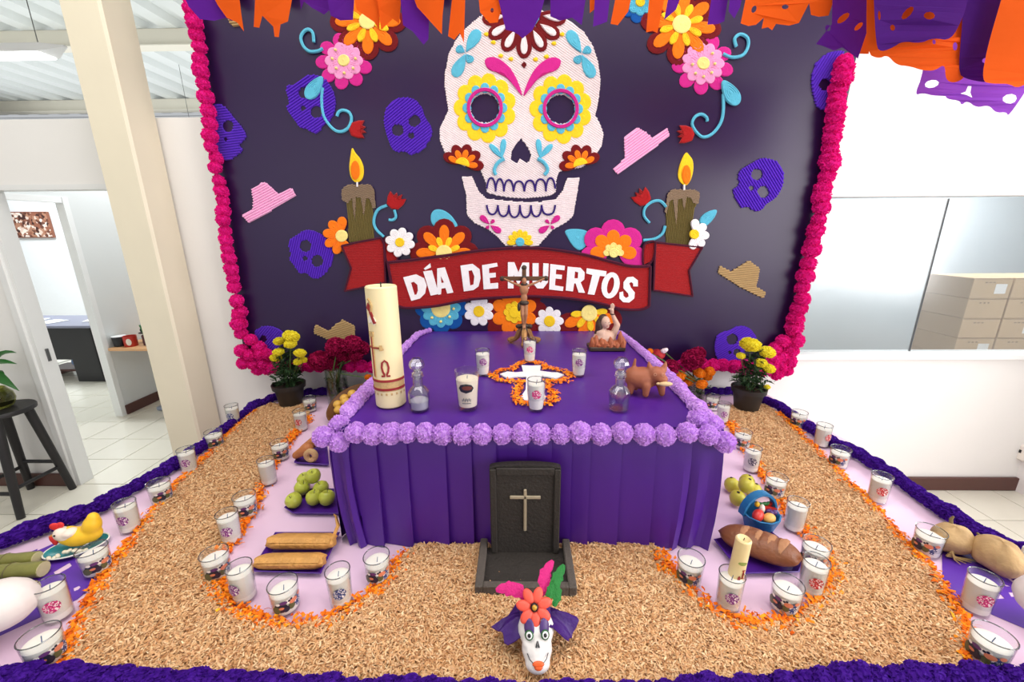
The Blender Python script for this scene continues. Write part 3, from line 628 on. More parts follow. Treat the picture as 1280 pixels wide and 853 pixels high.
for q, top_, fl_, wk in ((cD((690, 150), (815, 150), (838, 235), (822, 245), (830, 395), (705, 412), (700, 300), (692, 220)), cD((670, 150), (700, 124), (812, 124), (832, 150), (838, 240), (825, 242), (812, 195), (790, 190), (780, 280), (768, 190), (740, 185), (735, 300), (722, 190), (700, 215), (672, 200)), cD((743, 118), (715, 95), (704, 40), (712, -20), (720, -68), (735, -35), (760, -10), (780, 40), (775, 95)), cD((750, 135), (750, 112))),
                      (cG((380, 190), (400, 160), (520, 160), (530, 215), (515, 235), (485, 430), (370, 415), (372, 270)), cG((378, 170), (400, 148), (510, 150), (537, 165), (530, 220), (505, 215), (495, 190), (470, 185), (460, 250), (450, 190), (428, 195), (420, 325), (405, 195), (385, 210), (372, 265), (362, 262)), cG((458, 128), (432, 100), (430, 60), (445, 5), (470, -43), (485, -25), (505, 0), (508, 50), (495, 100), (475, 128)), cG((457, 152), (457, 125)))):
    c_ = Lf('yarn_candle', 'olive', q, 0, bd, D90, pitch=.009, t=.010); Lf('candle_wax', 'tan2', top_, .008, c_, .3, pitch=.009, t=.006)
    f_ = R_('flame', 'yellow', softc(fl_), .002, c_, 3, .009); mx_ = sum(p[0] for p in fl_) / len(fl_); my_ = sum(p[1] for p in fl_) / len(fl_)
    R_('flame_core', 'orange', circ(mx_, my_ + 6, 5.5, 14, 12), .010, c_, 2); Tb('wick', 'snow', [wk[0], ((wk[0][0] + wk[1][0]) / 2, (wk[0][1] + wk[1][1]) / 2), wk[1]], .014, c_, .005)
# --- flowers
TAU8 = PI / 8
flower('yarn_flower', 460, 27, [(8, 10, 48, 15, D90, 'dred'), (8, 10, 41, 8, D90, 'orange'), (8, 8, 28, 5, D90 + TAU8, 'yellow')], 10.5, 'pale', .002)
flower('yarn_flower', 430, 76, [(9, 10, 36, 9.5, .3, 'pink'), (10, 2, 24, 8, 0, 'lpink')], 7.5, 'pale', 0, [(-14, -2), (-9, 10), (1, 16), (12, 10), (15, -2), (-10, -13)])
flower('yarn_flower', 740 + 445 / 4, 125 / 4, [(8, 10, 51, 15, D90 + .12, 'dred'), (8, 10, 43, 8.5, D90 + .12, 'orange'), (8, 8, 28, 5, D90 + TAU8 + .1, 'yellow')], 11.5, 'pale', .002)
flower('yarn_flower', 740 + 555 / 4, 318 / 4, [(9, 10, 39, 10, .25, 'pink'), (11, 2, 27, 8, 0, 'lpink')], 8, 'pale', 0, [(-14, 2), (-10, 13), (0, 17), (10, 12), (14, 1), (11, -12)])
flower('yarn_flower', 800, 3, [(8, 6, 26, 9, .2, 'blue'), (8, 4, 17, 6, 0, 'cyan')], 6, 'yellow', 0)
for p in (cA((610, 212), (605, 165), (580, 148), (555, 165), (545, 195), (560, 235), (590, 258), (630, 256), (655, 243)), cA((655, 440), (650, 500), (660, 580), (700, 640), (740, 660), (780, 642), (798, 600), (788, 565), (758, 552), (735, 560), (725, 582)),
          cC((720, 235), (712, 195), (740, 172), (775, 190), (780, 230), (755, 275), (700, 288), (655, 270)), cC((655, 470), (655, 560), (640, 620), (600, 670), (555, 686), (520, 660), (500, 620), (515, 585), (545, 572), (572, 588), (575, 608)),
          cD((895, 228), (850, 250), (830, 300), (840, 345), (880, 385)), cD((932, 250), (940, 285), (925, 300), (905, 300)), cG((365, 330), (350, 370), (310, 395), (255, 402)), cG((370, 235), (340, 206), (300, 210), (265, 240), (260, 280), (287, 315))):
    Tb('yarn_stem', 'cyan', p, 0.002, bd, .0085)
for p in (petal(*cA((655, 385))[0], math.radians(125), 0, 34, 10), petal(*cC((650, 405))[0], math.radians(58), 0, 36, 11), cD((1115, 320), (1112, 270), (1135, 245), (1180, 250), (1225, 285), (1258, 345), (1200, 345), (1150, 345)), cE((820, 350), (880, 343), (945, 355), (955, 400), (905, 460), (862, 432), (835, 385)), cG((535, 305), (550, 278), (580, 257), (632, 243), (615, 290), (570, 337), (545, 325))):
    R_('yarn_leaf', 'cyan', softc(p), -.001 if p[0][1] > 200 else .012, bd, 4, .008)
for (q, a) in ((cA((825, 647))[0], 0), (cC((472, 672))[0], PI), (cD((935, 208))[0], -1.1), (cG((252, 190))[0], -2.2)):
    R_('yarn_bud', 'red', [(q[0] + math.cos(a) * u - math.sin(a) * v, q[1] + math.sin(a) * u + math.cos(a) * v) for u, v in ((-10, 0), (-7, -8), (2, -11), (9, -11), (6, -5), (11, -3), (7, 0), (12, 4), (6, 5), (9, 11), (1, 11), (-7, 8))], .004, bd, 3, .010)
half_l = lambda d: 95 < d < 320 or d > 350
flower('yarn_flower', *cD((672, 380))[0], [(9, 5, 24, 6.5, -1.57, 'orange')], 7.5, 'pale', .012, only=lambda d: 60 < d < 300)
flower('yarn_flower', *cD((965, 412))[0], [(8, 4, 18.5, 5.8, 0.2, 'snow')], 5.8, 'yellow', .026)
flower('yarn_flower', *cE((222, 465))[0], [(8, 8, 43, 15, -D90, 'dred'), (8, 8, 35, 7, -D90, 'orange'), (8, 6, 21, 4, -D90 + TAU8, 'yellow')], 10, 'pale', .009, only=lambda d: d > 172 or d < 8)
flower('yarn_flower', *cE((1065, 465))[0], [(7, 8, 42, 16, -D90, 'pink'), (8, 6, 29, 9, -D90, 'orange'), (8, 2, 13, 4.5, 0, 'pale')], 6, 'pale', .008, only=lambda d: d > 140 or d < 40)
flower('yarn_flower', *cG((503, 372))[0], [(8, 4, 19, 5.8, 0.1, 'snow')], 6, 'yellow', .024, only=lambda d: d > 250 or d < 120)
dn = lambda d: d < 195 or d > 345
flower('yarn_flower', *cE((205, 740))[0], [(8, 8, 33, 12, D90, 'blue'), (12, 3, 25, 7, 0, 'cyan')], 12, 'pale', 0, [(-11, 12), (0, 17), (11, 11), (16, 1)], only=dn)
flower('yarn_flower', *cE((395, 757))[0], [(8, 4, 19, 6, 0.4, 'snow')], 7, 'yellow', .006, only=lambda d: not 170 < d < 200)
flower('yarn_flower', *cE((572, 762))[0], [(8, 8, 42, 15, 0, 'dred'), (8, 5, 29, 9, .4, 'orange'), (8, 2, 14, 5, 0, 'yellow')], 7, 'yellow', 0)
flower('yarn_flower', *cE((747, 806))[0], [(8, 4, 18, 5.5, D90, 'snow')], 7, 'yellow', .006)
flower('yarn_flower', *cE((945, 765))[0], [(8, 8, 43, 15, .3, 'dred'), (8, 5, 34, 7.5, .3, 'orange'), (8, 5, 23, 4.5, .3 + TAU8, 'yellow')], 10, 'pale', 0, only=dn)
# ---------------------------------------------------------------- magenta pompom border
pom = [frill('magenta_pompom', M_mag, 100, s + 20) for s in range(3)]
pg = thing('pompom_garland', 'magenta tissue pompom garland bordering the dark purple board', 'garland', (0, YBD - .05, .93))
cZ = cr(0, 0, 4); cM = cr(820, 380, 5.3333)
lp = cZ((955, 50), (975, 115), (980, 175), (995, 235), (1000, 300), (1010, 360), (1020, 420), (1030, 485), (1040, 555), (1045, 615), (1050, 680), (1060, 735), (1075, 790)) + cD((40, 40), (50, 105), (62, 155), (68, 205), (75, 255), (80, 300), (85, 355), (92, 400), (100, 445), (108, 490), (118, 545), (125, 590), (130, 635), (145, 705), (155, 760), (155, 815)) + \
    cJ((415, 75), (420, 130), (430, 200), (500, 240), (550, 290), (440, 310), (500, 340), (570, 335), (612, 335), (450, 395), (520, 400), (585, 395), (540, 440), (600, 440), (640, 425))
rp = cC((1262, 310), (1255, 350), (1245, 392), (1238, 440), (1228, 490), (1218, 540), (1212, 590), (1208, 640), (1200, 690), (1195, 740), (1190, 790)) + cG((1190, 20), (1180, 80), (1160, 140), (1150, 185), (1145, 240), (1130, 300), (1115, 355), (1105, 410), (1100, 450), (1085, 520), (1065, 580), (1055, 640), (1048, 695), (1040, 745), (1020, 800), (1010, 840)) + \
    cM((955, 30), (930, 100), (915, 175), (930, 245), (850, 250), (900, 310), (800, 300), (840, 350), (890, 385), (780, 370), (830, 420), (870, 440), (800, 460), (760, 410))
bp_ = [(x, 459 + 3 * math.sin(x)) for x in list(range(348, 520, 13)) + list(range(800, 965, 13))]
for i, (px, py) in enumerate(lp + rp + bp_):
    p = oy(px, py, YBD - .05); r = random.uniform(.040, .050) * (1.12 if px > 900 else 1.0)
    if px < 320 and py < 400: r *= .92
    link('pompom', pom[i % 3], pg, (p.x, random.uniform(-.01, .01), p.z - .93), rrot(), (r, r * .9, r * .92))
for i in range(14): # upper edge, above the paper flags
    link('pompom', pom[i % 3], pg, (-1.74 + i * .27, 0, 2.09), rrot(), (.046, .042, .044))
# ================================================================ ON THE PLATFORM
def Wz(px, py, dz=0.0): p = oz(px, py, PZ); return Vector((p.x, p.y, PZ + dz))
# purple paper sheets with cut-outs
def paper(label, outline, holes):
    o = MB().prism([W(*p) for p in outline], .0012, [[W(*p) for p in h] for h in holes], lambda u, v, d: (u, v, PZ + .0006 + d)).build('cut_paper_sheet', M_purple2, None, False)
    tag(o, label, 'paper sheet', 'purple cut paper sheets on the pink cloth')
paper('purple cut-paper sheet under the chicken dish and sugar cane', [(-70, 742), (5, 708), (70, 679), (112, 668), (119, 700), (123, 728), (97, 750), (49, 773), (-10, 800), (-80, 838)],
      [[(55, 702), (58, 697), (62, 696), (58, 704)], [(67, 716), (82, 707), (87, 704), (90, 708), (86, 711), (70, 720)], [(92, 736), (99, 733), (101, 735), (98, 738), (93, 740)], [(66, 738), (72, 732), (74, 736), (69, 742)], [(40, 690), (47, 687), (46, 691)]])
paper('purple cut-paper sheet under the two jicamas', [(1177, 676), (1178, 727), (1197, 757), (1214, 758), (1280, 786), (1350, 812), (1390, 770), (1300, 700), (1240, 672)],
      [[(1238, 743), (1250, 743), (1256, 749), (1243, 750)], [(1260, 741), (1272, 742), (1279, 747), (1264, 747)], [(1258, 723), (1262, 723), (1276, 732), (1272, 734)], [(1247, 728), (1264, 734), (1258, 734)], [(1201, 684), (1212, 689), (1203, 691)]])
# sawdust carpet
outL = [(338, 507), (318, 515), (297, 534), (272, 562), (247, 585), (215, 614), (192, 645), (163, 684), (128, 733), (100, 785), (86, 830), (80, 858)]
front_ = [(300, 868), (640, 874), (950, 868), (1190, 858)]
outR = [(1203, 830), (1207, 800), (1197, 770), (1168, 722), (1130, 683), (1088, 634), (1042, 588), (1002, 548), (972, 518), (955, 508)]
inR = [(905, 510), (912, 530), (935, 565), (950, 590), (972, 618), (985, 645), (1010, 672), (1040, 705), (1040, 735), (1022, 758), (985, 783), (930, 783), (895, 772), (862, 742), (838, 722), (822, 690), (815, 684)]
inL = [(525, 684), (510, 692), (492, 715), (470, 745), (420, 777), (370, 785), (325, 780), (290, 765), (272, 735), (268, 712), (290, 678), (312, 645), (328, 610), (345, 575), (368, 545), (385, 522), (392, 508)]
sd_poly = [W(*p) for p in outL + front_ + outR + inR + inL]
MS = speckle('sawdust', [(180, 124, 80), (210, 158, 108), (226, 178, 128), (238, 200, 152), (216, 162, 118), (246, 216, 172)], attr='tone', rough=.85)
sdr = np.random.default_rng(3)
SP = np.array(sd_poly)
def inside(Q, poly):
    r = np.zeros(len(Q), bool); n_ = len(poly); j = n_ - 1
    for i in range(n_):
        xi, yi = poly[i]; xj, yj = poly[j]
        if yi != yj: c = ((yi > Q[:, 1]) != (yj > Q[:, 1])) & (Q[:, 0] < (xj - xi) * (Q[:, 1] - yi) / (yj - yi) + xi); r ^= c
        j = i
    return r
def flakes(name, Q, z, ln, wd, tilt, m, attr_lo=0, attr_hi=1, curl=.25):
    """thin curled flakes, one quad pair each, scattered at Q"""
    n_ = len(Q); a = sdr.uniform(0, 2 * PI, n_); tl = sdr.normal(0, tilt, n_); rl = sdr.normal(0, tilt, n_)
    L_ = sdr.uniform(*ln, n_); Wd = sdr.uniform(*wd, n_); ux = np.stack([np.cos(a) * np.cos(tl), np.sin(a) * np.cos(tl), np.sin(tl)], 1)
    vx = np.stack([-np.sin(a) * np.cos(rl), np.cos(a) * np.cos(rl), np.sin(rl)], 1); C_ = np.stack([Q[:, 0], Q[:, 1], z], 1); V = []
    up = np.cross(ux, vx)
    for u, k in ((-1, 0), (0, 1), (1, 0)):
        for s_ in (-1, 1): V.append(C_ + ux * (u * L_ / 2)[:, None] + vx * (s_ * Wd / 2)[:, None] + up * (k * L_ * curl * .5)[:, None])
    V = np.stack(V, 1).reshape(-1, 3); idx = np.arange(n_)[:, None] * 6
    Fc = np.concatenate([idx + np.array([[0, 2, 3, 1]]), idx + np.array([[2, 4, 5, 3]])], 1).reshape(-1)
    me = bpy.data.meshes.new(name); me.vertices.add(len(V)); me.vertices.foreach_set('co', V.astype(np.float32).ravel())
    me.loops.add(len(Fc)); me.loops.foreach_set('vertex_index', Fc.astype(np.int32)); nf = len(Fc) // 4; me.polygons.add(nf)
    me.polygons.foreach_set('loop_start', np.arange(nf, dtype=np.int32) * 4); me.update(calc_edges=True)
    at = me.attributes.new('tone', 'FLOAT', 'FACE'); tn = np.repeat(sdr.uniform(attr_lo, attr_hi, n_), 2); at.data.foreach_set('value', tn.astype(np.float32))
    me.materials.append(m); return me
lo, hi = SP.min(0), SP.max(0)
Q = sdr.uniform(lo, hi, (520000, 2)); Q = Q[inside(Q, sd_poly)]
carpet = thing('sawdust_carpet', 'golden wood sawdust carpet spread round the altar', 'sawdust', (0, 0, PZ)); carpet['kind'] = 'stuff'
MB().prism(sd_poly, .009, fn=lambda u, v, d: (u, v, .0015 + d)).build('bed', mat('sawdust_bed', (196, 142, 88), .9, .2, 90, .5, 200), carpet, False)
hz = np.array([.006 * noise.noise(Vector((q[0] * 7, q[1] * 7, 0))) for q in Q]) + .012
o = link('shavings', flakes('shavings', Q, hz + sdr.uniform(-.002, .007, len(Q)), (.007, .017), (.002, .0042), .38, MS), carpet); o['kind'] = 'stuff'
# marigold petal lines
MP = speckle('marigold_petals', [(226, 92, 10), (250, 128, 14), (255, 150, 24), (246, 112, 12), (255, 178, 40)], attr='tone', rough=.7)
def petal_line(label, path, dens, spread, bare=()):
    pts = []
    sm = along([Wz(*p) for p in path], .003)
    for i, (q, t) in enumerate(sm):
        k = .35 + .9 * max(0, noise.noise(Vector((q.x * 9, q.y * 9, 3.3))) + .35)
        for _ in range(dens):
            if random.random() < k: nrm = Vector((-t.y, t.x, 0)); r = random.gauss(0, spread) ; pts.append((q.x + nrm.x * r + random.uniform(-.004, .004), q.y + nrm.y * r))
    Q_ = np.array(pts); z = np.full(len(Q_), PZ + .006) + sdr.uniform(0, .014, len(Q_))
    o = link('marigold_petals', flakes('marigold_petals', Q_, z, (.009, .022), (.004, .009), .5, MP, curl=.35)); tag(o, label, 'petals', 'lines of orange marigold petals', 'stuff')
petal_line('orange marigold petals along the sawdust edge on the doorway side', outL[1:], 7, .012)
petal_line('orange marigold petals along the sawdust edge on the store window side', outR[::-1][1:], 7, .010)
petal_line('orange marigold petals curving round the tamales and apples', inL[1:-1], 6, .014)
petal_line('orange marigold petals curving round the bread and blue basket', inR[1:-1], 6, .014)

# ================================================================ CANDLES
M_gl = glass('candle_glass', (.94, .95, .95), .8, .03, .03); M_rim = glass('rim_outline_tint', (.45, .47, .48), .9, .05, .12); M_wax = mat('white_wax', (240, 234, 226), .5, .02, 20, trans=.15); M_wick = mat('blue_wick', (70, 92, 130), .7)
PR = {k: speckle('print_' + k, [c, (238, 228, 224), c, tuple(int(v * .75) for v in c)], 420, .5) for k, c in dict(purple=(140, 70, 140), red=(200, 60, 60), blue=(70, 80, 130), pink=(206, 60, 120), dark=(80, 74, 96)).items()}
M_navy = mat('print_navy', (34, 36, 58), .4, .3, 120); M_pblue = mat('print_blue', (20, 60, 112), .4, .2, 120); M_por = mat('print_orange', (214, 128, 96), .4, .2, 150); M_pgr = mat('print_olive', (90, 92, 60), .4, .2, 150); M_pwh = mat('print_white', (236, 228, 222), .4, .02); M_pvi = mat('print_violet', (96, 52, 110), .4, .2)
def wrap(r, a0, z0, ra, rz, n=12, lift=.0006):
    """elliptical print bent round a glass of radius r"""
    mb = MB(); mb.v.append(((r + lift) * math.sin(a0), -(r + lift) * math.cos(a0), z0))
    for ring in (.5, 1.0):
        for k in range(n):
            q = 2 * PI * k / n; a = a0 + ra * ring * math.cos(q) / r; mb.v.append(((r + lift) * math.sin(a), -(r + lift) * math.cos(a), z0 + rz * ring * math.sin(q)))
    for k in range(n): k2 = (k + 1) % n; mb.f += [(0, 1 + k, 1 + k2), (1 + k, 1 + n + k, 1 + n + k2, 1 + k2)]
    return mb
def glass_prof(r0, r1, h, th=.0022, base=.009, bulge=0.0):
    pr = [(0, 0), (r0 * .92, 0), (r0, .004)]; n_ = 6
    for k in range(1, n_ + 1): t = k / n_; pr.append((lerp(r0, r1, t) + bulge * math.sin(PI * t), lerp(.004, h, t)))
    pr.append((r1 - th * .5, h + .001))
    for k in range(n_, 0, -1): t = k / n_; pr.append((lerp(r0, r1, t) + bulge * math.sin(PI * t) - th, lerp(base, h, t)))
    return pr + [(0, base)]
KIND = {'S': (.0345, .0395, .09, .068, 0), 'T': (.0305, .0345, .117, .097, 0), 'A': (.0245, .031, .113, .097, .003)}
ME = {}
for k, (r0, r1, h, wz_, bu) in KIND.items():
    ME[k, 'glass'] = MB().lathe(glass_prof(r0, r1, h, bulge=bu), 24).mesh('glass', M_gl)
    ME[k, 'rim'] = MB().tube([((r1 - .001) * math.cos(2 * PI * q / 28), (r1 - .001) * math.sin(2 * PI * q / 28), h) for q in range(28)], .0015, 6, True).mesh('rim', M_rim)  # grey tinted ring imitates the dark outline seen on a clear glass lip
    rr = lambda z: lerp(r0, r1, z / h) + bu * math.sin(PI * z / h) - .0026
    ME[k, 'wax'] = MB().lathe([(0, .0095), (rr(.01), .0095)] + [(rr(z), z) for z in (wz_ * .3, wz_ * .6, wz_ - .001)] + [(rr(wz_) * .9, wz_ + .0005), (0, wz_ - .002)], 24).mesh('wax', M_wax)
    ME[k, 'wick'] = MB().tube([(0, 0, wz_ - .003), (.0015, 0, wz_ + .006), (.003, .001, wz_ + .014)], .0011, 5).mesh('wick', M_wick)
for c in PR: ME['T', c] = wrap(.0325 + .0008, 0, .062, .0185, .0185, 16).mesh('round_print', PR[c]); ME['A', c] = wrap(.0315, 0, .068, .0165, .0165, 16).mesh('round_print', PR[c])
ME['S', 'prints'] = [wrap(.0368, a * 1.1, z + .005, ra * 1.15, rz * 1.12, 10, l).mesh('picture_print', m) for a, z, ra, rz, m, l in ((-.50, .034, .016, .014, M_navy, .0006), (-.80, .028, .010, .011, M_pgr, .0010), (.12, .050, .011, .008, M_pwh, .0008), (.62, .034, .009, .015, M_pblue, .0008), (.34, .044, .010, .007, M_por, .0011), (.06, .051, .0028, .003, M_navy, .0015), (.20, .054, .0028, .003, M_navy, .0015), (-.30, .050, .009, .005, M_pvi, .0011), (.85, .050, .006, .005, M_por, .0011), (-.18, .028, .008, .009, M_navy, .0012), (.18, .030, .008, .009, M_pgr, .0010), (-.45, .034, .006, .004, M_por, .0016), (-.65, .048, .005, .004, M_pwh, .0011))]
def candle(kind, px, pyb, label, col=None, face=0.0, z0=PZ, group=None):
    r0 = KIND[kind][0]; b = oz(px, pyb, z0); d = Vector((b.x - CAM.x, b.y - CAM.y, 0)).normalized(); b = b + d * r0 * .95
    t = thing({'S': 'printed_glass_candle', 'T': 'tall_glass_candle', 'A': 'altar_glass_candle'}[kind], label, 'candle', (b.x, b.y, z0 + (.0016 if z0 == PZ else .003)), math.atan2(d.y, d.x) - PI / 2 + face, group)
    g = link('glass', ME[kind, 'glass'], t); link('rim', ME[kind, 'rim'], g); wx = link('wax', ME[kind, 'wax'], t); link('wick', ME[kind, 'wick'], wx)
    if kind == 'S':
        for me in ME['S', 'prints']: link('print', me, g)
    elif col: link('print', ME[kind, col], g)
    return t
GA, GB, GC, GD = 'glass candles along the doorway side of the sawdust', 'glass candles between the sawdust and the altar, doorway side', 'glass candles between the sawdust and the altar, window side', 'glass candles along the store window side of the sawdust'
for a in [
 ('T', 294, 533, 'tall glass candle at the far end of the garland near the column', 'blue', -.5, GA), ('S', 271, 563, 'short printed glass candle second from the far end near the column', None, .3, GA),
 ('T', 239, 594, 'tall glass candle with purple round print, between two short printed candles below the column', 'purple', -.35, GA), ('S', 205, 632, 'short printed glass candle on the petal edge by the doorway garland', None, .3, GA),
 ('T', 166, 668, 'tall glass candle with purple round print beside the toy chicken', 'purple', -.55, GA), ('S', 126, 722, 'short printed glass candle right against the chicken dish', None, .2, GA),
 ('T', 78, 779, 'tall glass candle with pink round print beside the sugar cane', 'pink', -.25, GA), ('S', 66, 838, 'short printed glass candle beside the white plaster skull', None, .25, GA),
 ('S', 389, 517, 'short printed glass candle beside the dark pot of yellow marigolds near the fruit bowl', None, .2, GB), ('T', 378, 541, 'tall glass candle with red round print near the fruit bowl', 'red', -.4, GB),
 ('S', 353, 578, 'short printed glass candle opposite the shell shaped breads', None, .1, GB), ('T', 338, 609, 'plain tall glass candle without a print, up from the apples', None, 0, GB),
 ('S', 311, 651, 'short printed glass candle opposite the tray of green apples', None, .1, GB), ('T', 292, 683, 'tall glass candle with purple round print between two short candles beyond the tamales', 'purple', -.35, GB),
 ('S', 276, 729, 'short printed glass candle at the bend of petals by the tamales', None, .1, GB), ('T', 309, 757, 'tall glass candle with purple round print turned aside, at the petal bend by the tamales', 'purple', -.85, GB),
 ('S', 361, 772, 'short printed glass candle on the petals in front of the tamales tray', None, .15, GB), ('T', 429, 764, 'tall glass candle with blue round print in front of the tamales', 'blue', -.1, GB),
 ('S', 475, 735, 'short printed glass candle at the corner of the purple skirt by the tamales', None, -.1, GB),
 ('S', 859, 738, 'short printed glass candle at the corner of the purple skirt by the brown loaf', None, -.1, GC), ('T', 907, 769, 'tall glass candle with purple round print in front of the small cream candle', 'purple', .3, GC),
 ('S', 977, 772, 'short printed glass candle on the petals in front of the brown loaf', None, -.1, GC), ('T', 1010, 749, 'tall glass candle with red round print at the end of the brown loaf', 'red', .35, GC),
 ('S', 1013, 716, 'short printed glass candle behind the red print candle at the loaf', None, -.1, GC), ('T', 990, 668, 'plain tall glass candle without a print beside the blue clay basket', None, 0, GC),
 ('S', 966, 626, 'short printed glass candle behind the blue clay basket', None, -.15, GC), ('T', 937, 593, 'tall glass candle with dark round print up from the guavas', 'dark', .1, GC),
 ('S', 926, 564, 'short printed glass candle at the lilac garland corner', None, -.1, GC), ('T', 902, 531, 'tall glass candle with purple round print near the orange marigold vase', 'purple', .2, GC),
 ('S', 889, 515, 'short printed glass candle beside the orange marigold vase', None, 0, GC),
 ('S', 996, 537, 'short printed glass candle nearest the dark pot by the store window', None, -.2, GD), ('T', 1025, 561, 'tall glass candle with red round print turned to the white wall', 'red', .9, GD),
 ('S', 1046, 587, 'short printed glass candle between two tall red print candles', None, -.25, GD), ('T', 1094, 631, 'tall glass candle with red round print in front of the garland and white wall', 'red', .35, GD),
 ('S', 1154, 698, 'short printed glass candle beside the hairy jicama root', None, -.25, GD), ('T', 1214, 770, 'tall glass candle with pink round print on the purple paper', 'pink', .5, GD),
 ('S', 1226, 838, 'short printed glass candle at the front end of the sawdust near the jicamas', None, -.2, GD)]: candle(a[0], a[1], a[2], a[3], a[4], a[5], group=a[6])
for px, py, l, c in ((604, 472, 'tall glass candle with purple print on the altar beside the glass tumbler', 'purple'), (662, 455, 'tall glass candle with pink print at the foot of the crucifix', 'pink'), (723, 473, 'tall glass candle with purple print on the altar near the faceted water decanter', 'purple'), (670, 517, 'tall glass candle with pink print standing on the foot of the salt cross', 'pink')):
    candle('A', px, py, l, c, 0.05, TZ, 'glass candles on the altar table')

# ================================================================ PAPER FLAGS OVERHEAD
TIS = {k: mat('tissue_' + k, c, .8, .10, 6, .15, 30, spec=.15, transl=.4) for k, c in dict(o=(240, 96, 22), p=(96, 30, 150), d=(70, 18, 118), v=(150, 74, 200)).items()}
def soft(pts):
    for _ in range(2):
        out = [pts[0]]
        for a, b in zip(pts, pts[1:]): out += [(a[0] * .75 + b[0] * .25, a[1] * .75 + b[1] * .25), (a[0] * .25 + b[0] * .75, a[1] * .25 + b[1] * .75)]
        pts = out + [pts[-1]]
    return pts
def flags(label, y, zt, fl_, sm=False):
    xs = []; t = thing('paper_flag_string', label, 'paper flags', (0, y, zt), group='strings of cut tissue paper flags overhead')
    for (c, dy, bot, holes) in fl_:
        yy = y + dy; pts = [oy(px, py, yy) for px, py in (soft(bot) if sm else bot)]; x0, x1 = pts[0].x, pts[-1].x; xs += [x0, x1]
        # dense outline so that the tissue can ripple
        out = [(x0, zt)] + [(p.x, p.z) for p in pts] + [(x1, zt)]
        def rip(u, v): k = (zt - v); return (u, dy + .02 * k * 4 * noise.noise(Vector((u * 7, v * 3, yy * 5))), v - zt)
        hs = [[(oy(px, py, yy).x, oy(px, py, yy).z) for px, py in h] for h in holes]
        if x1 > x0 + .12 and not hs:
            m_ = int((x1 - x0) / .05); out = out + [(lerp(x1, x0, k / m_), zt) for k in range(1, m_)]
        MB().sheet(out, hs, rip).build('flag', TIS[c], t, False)
    MB().tube([(lerp(min(xs) - .3, max(xs) + .3, k / 12), 0, -.01 * math.sin(PI * k / 12)) for k in range(13)], .0025, 5).build('cord', mat('white_cord', (235, 235, 235), .8), t)
e_ = lambda x, y, a, b, r=.0: circ(x, y, a, 9, b, r)
flags('purple and orange tissue flag string over the column side of the board', -.72, 2.83, [
 ('p', 0, [(230, -6), (236, 8), (250, 24), (268, 26), (282, 22), (290, 26), (293, -6)], []), ('o', -.02, [(266, -6), (272, 6), (283, 22), (295, 27), (303, 38), (300, 15), (298, -6)], []),
 ('o', 0, [(318, -6), (315, 32), (322, 33), (326, 18), (340, 32), (342, 45), (348, 46), (350, 30), (360, 27), (366, -6)], []), ('p', .06, [(374, -6), (376, 12), (380, 2), (390, 10), (405, 18), (412, 12), (420, -6)], []),
 ('p', 0, [(408, -6), (412, 18), (425, 25), (442, 26), (444, -6)], []), ('o', -.03, [(443, -6), (447, 14), (468, 28), (474, 38), (475, -6)], []), ('o', -.05, [(470, -6), (473, 10), (476, 37), (490, 22), (498, 28), (502, -6)], [])])
flags('ragged purple and orange tissue flag string over the sugar skull', -.80, 2.80, [
 ('p', 0, [(500, -6), (503, 30), (515, 38), (529, 55), (535, 48), (536, 25), (545, -6)], []), ('o', -.02, [(516, -6), (521, 8), (552, 42), (553, 20), (556, -6)], []), ('o', 0, [(566, -6), (560, 45), (568, 50), (575, 42), (580, 54), (582, -6)], []),
 ('o', -.02, [(598, -6), (600, 15), (612, 28), (622, 27), (627, 10), (628, -6)], [e_(615, 12, 2, 3)]), ('p', -.03, [(622, -6), (632, 36), (640, 38), (648, 42), (653, 47), (665, 38), (675, 20), (682, -6)], []), ('p', 0, [(688, -6), (688, 20), (700, 25), (715, 22), (727, 32), (731, 5), (733, -6)], []),
 ('o', 0, [(737, -6), (737, 17), (745, 10), (752, -6)], []), ('p', -.02, [(744, -6), (741, 34), (752, 30), (759, 27), (763, -6)], []), ('o', 0, [(770, -6), (763, 30), (772, 32), (785, 15), (790, -6)], []), ('o', -.01, [(812, -6), (808, 40), (816, 38), (822, 41), (828, 10), (831, -6)], []), ('p', .01, [(836, -6), (830, 25), (845, 12), (852, -6)], [])])
flags('orange and purple tissue flag string in front of the board corner over the store window', -.86, 2.78, [
 ('p', .02, [(890, -6), (885, 30), (897, 30), (905, 27), (910, -6)], []), ('p', 0, [(912, -6), (910, 15), (917, 24), (924, 10), (927, -6)], []),
 ('o', 0, [(932, -6), (925, 30), (935, 33), (945, 31), (955, 22), (952, 36), (960, 34), (965, 38), (970, 30), (985, 33), (997, 30), (1010, 5), (1012, 20), (1022, 22), (1035, 20), (1044, -6)], [e_(942, 12, 3, 5, .5), e_(981, 9, 4, 3)]),
 ('p', -.03, [(1040, -6), (1040, 30), (1020, 55), (1030, 57), (1045, 62), (1055, 58), (1075, 72), (1088, 30), (1092, -6)], [e_(1055, 22, 4, 10, .9), e_(1035, 35, 4, 4), e_(1075, 32, 3, 7, .8)]),
 ('o', .04, [(1042, -6), (1049, 55), (1062, 67), (1085, 68), (1094, -6)], [])])
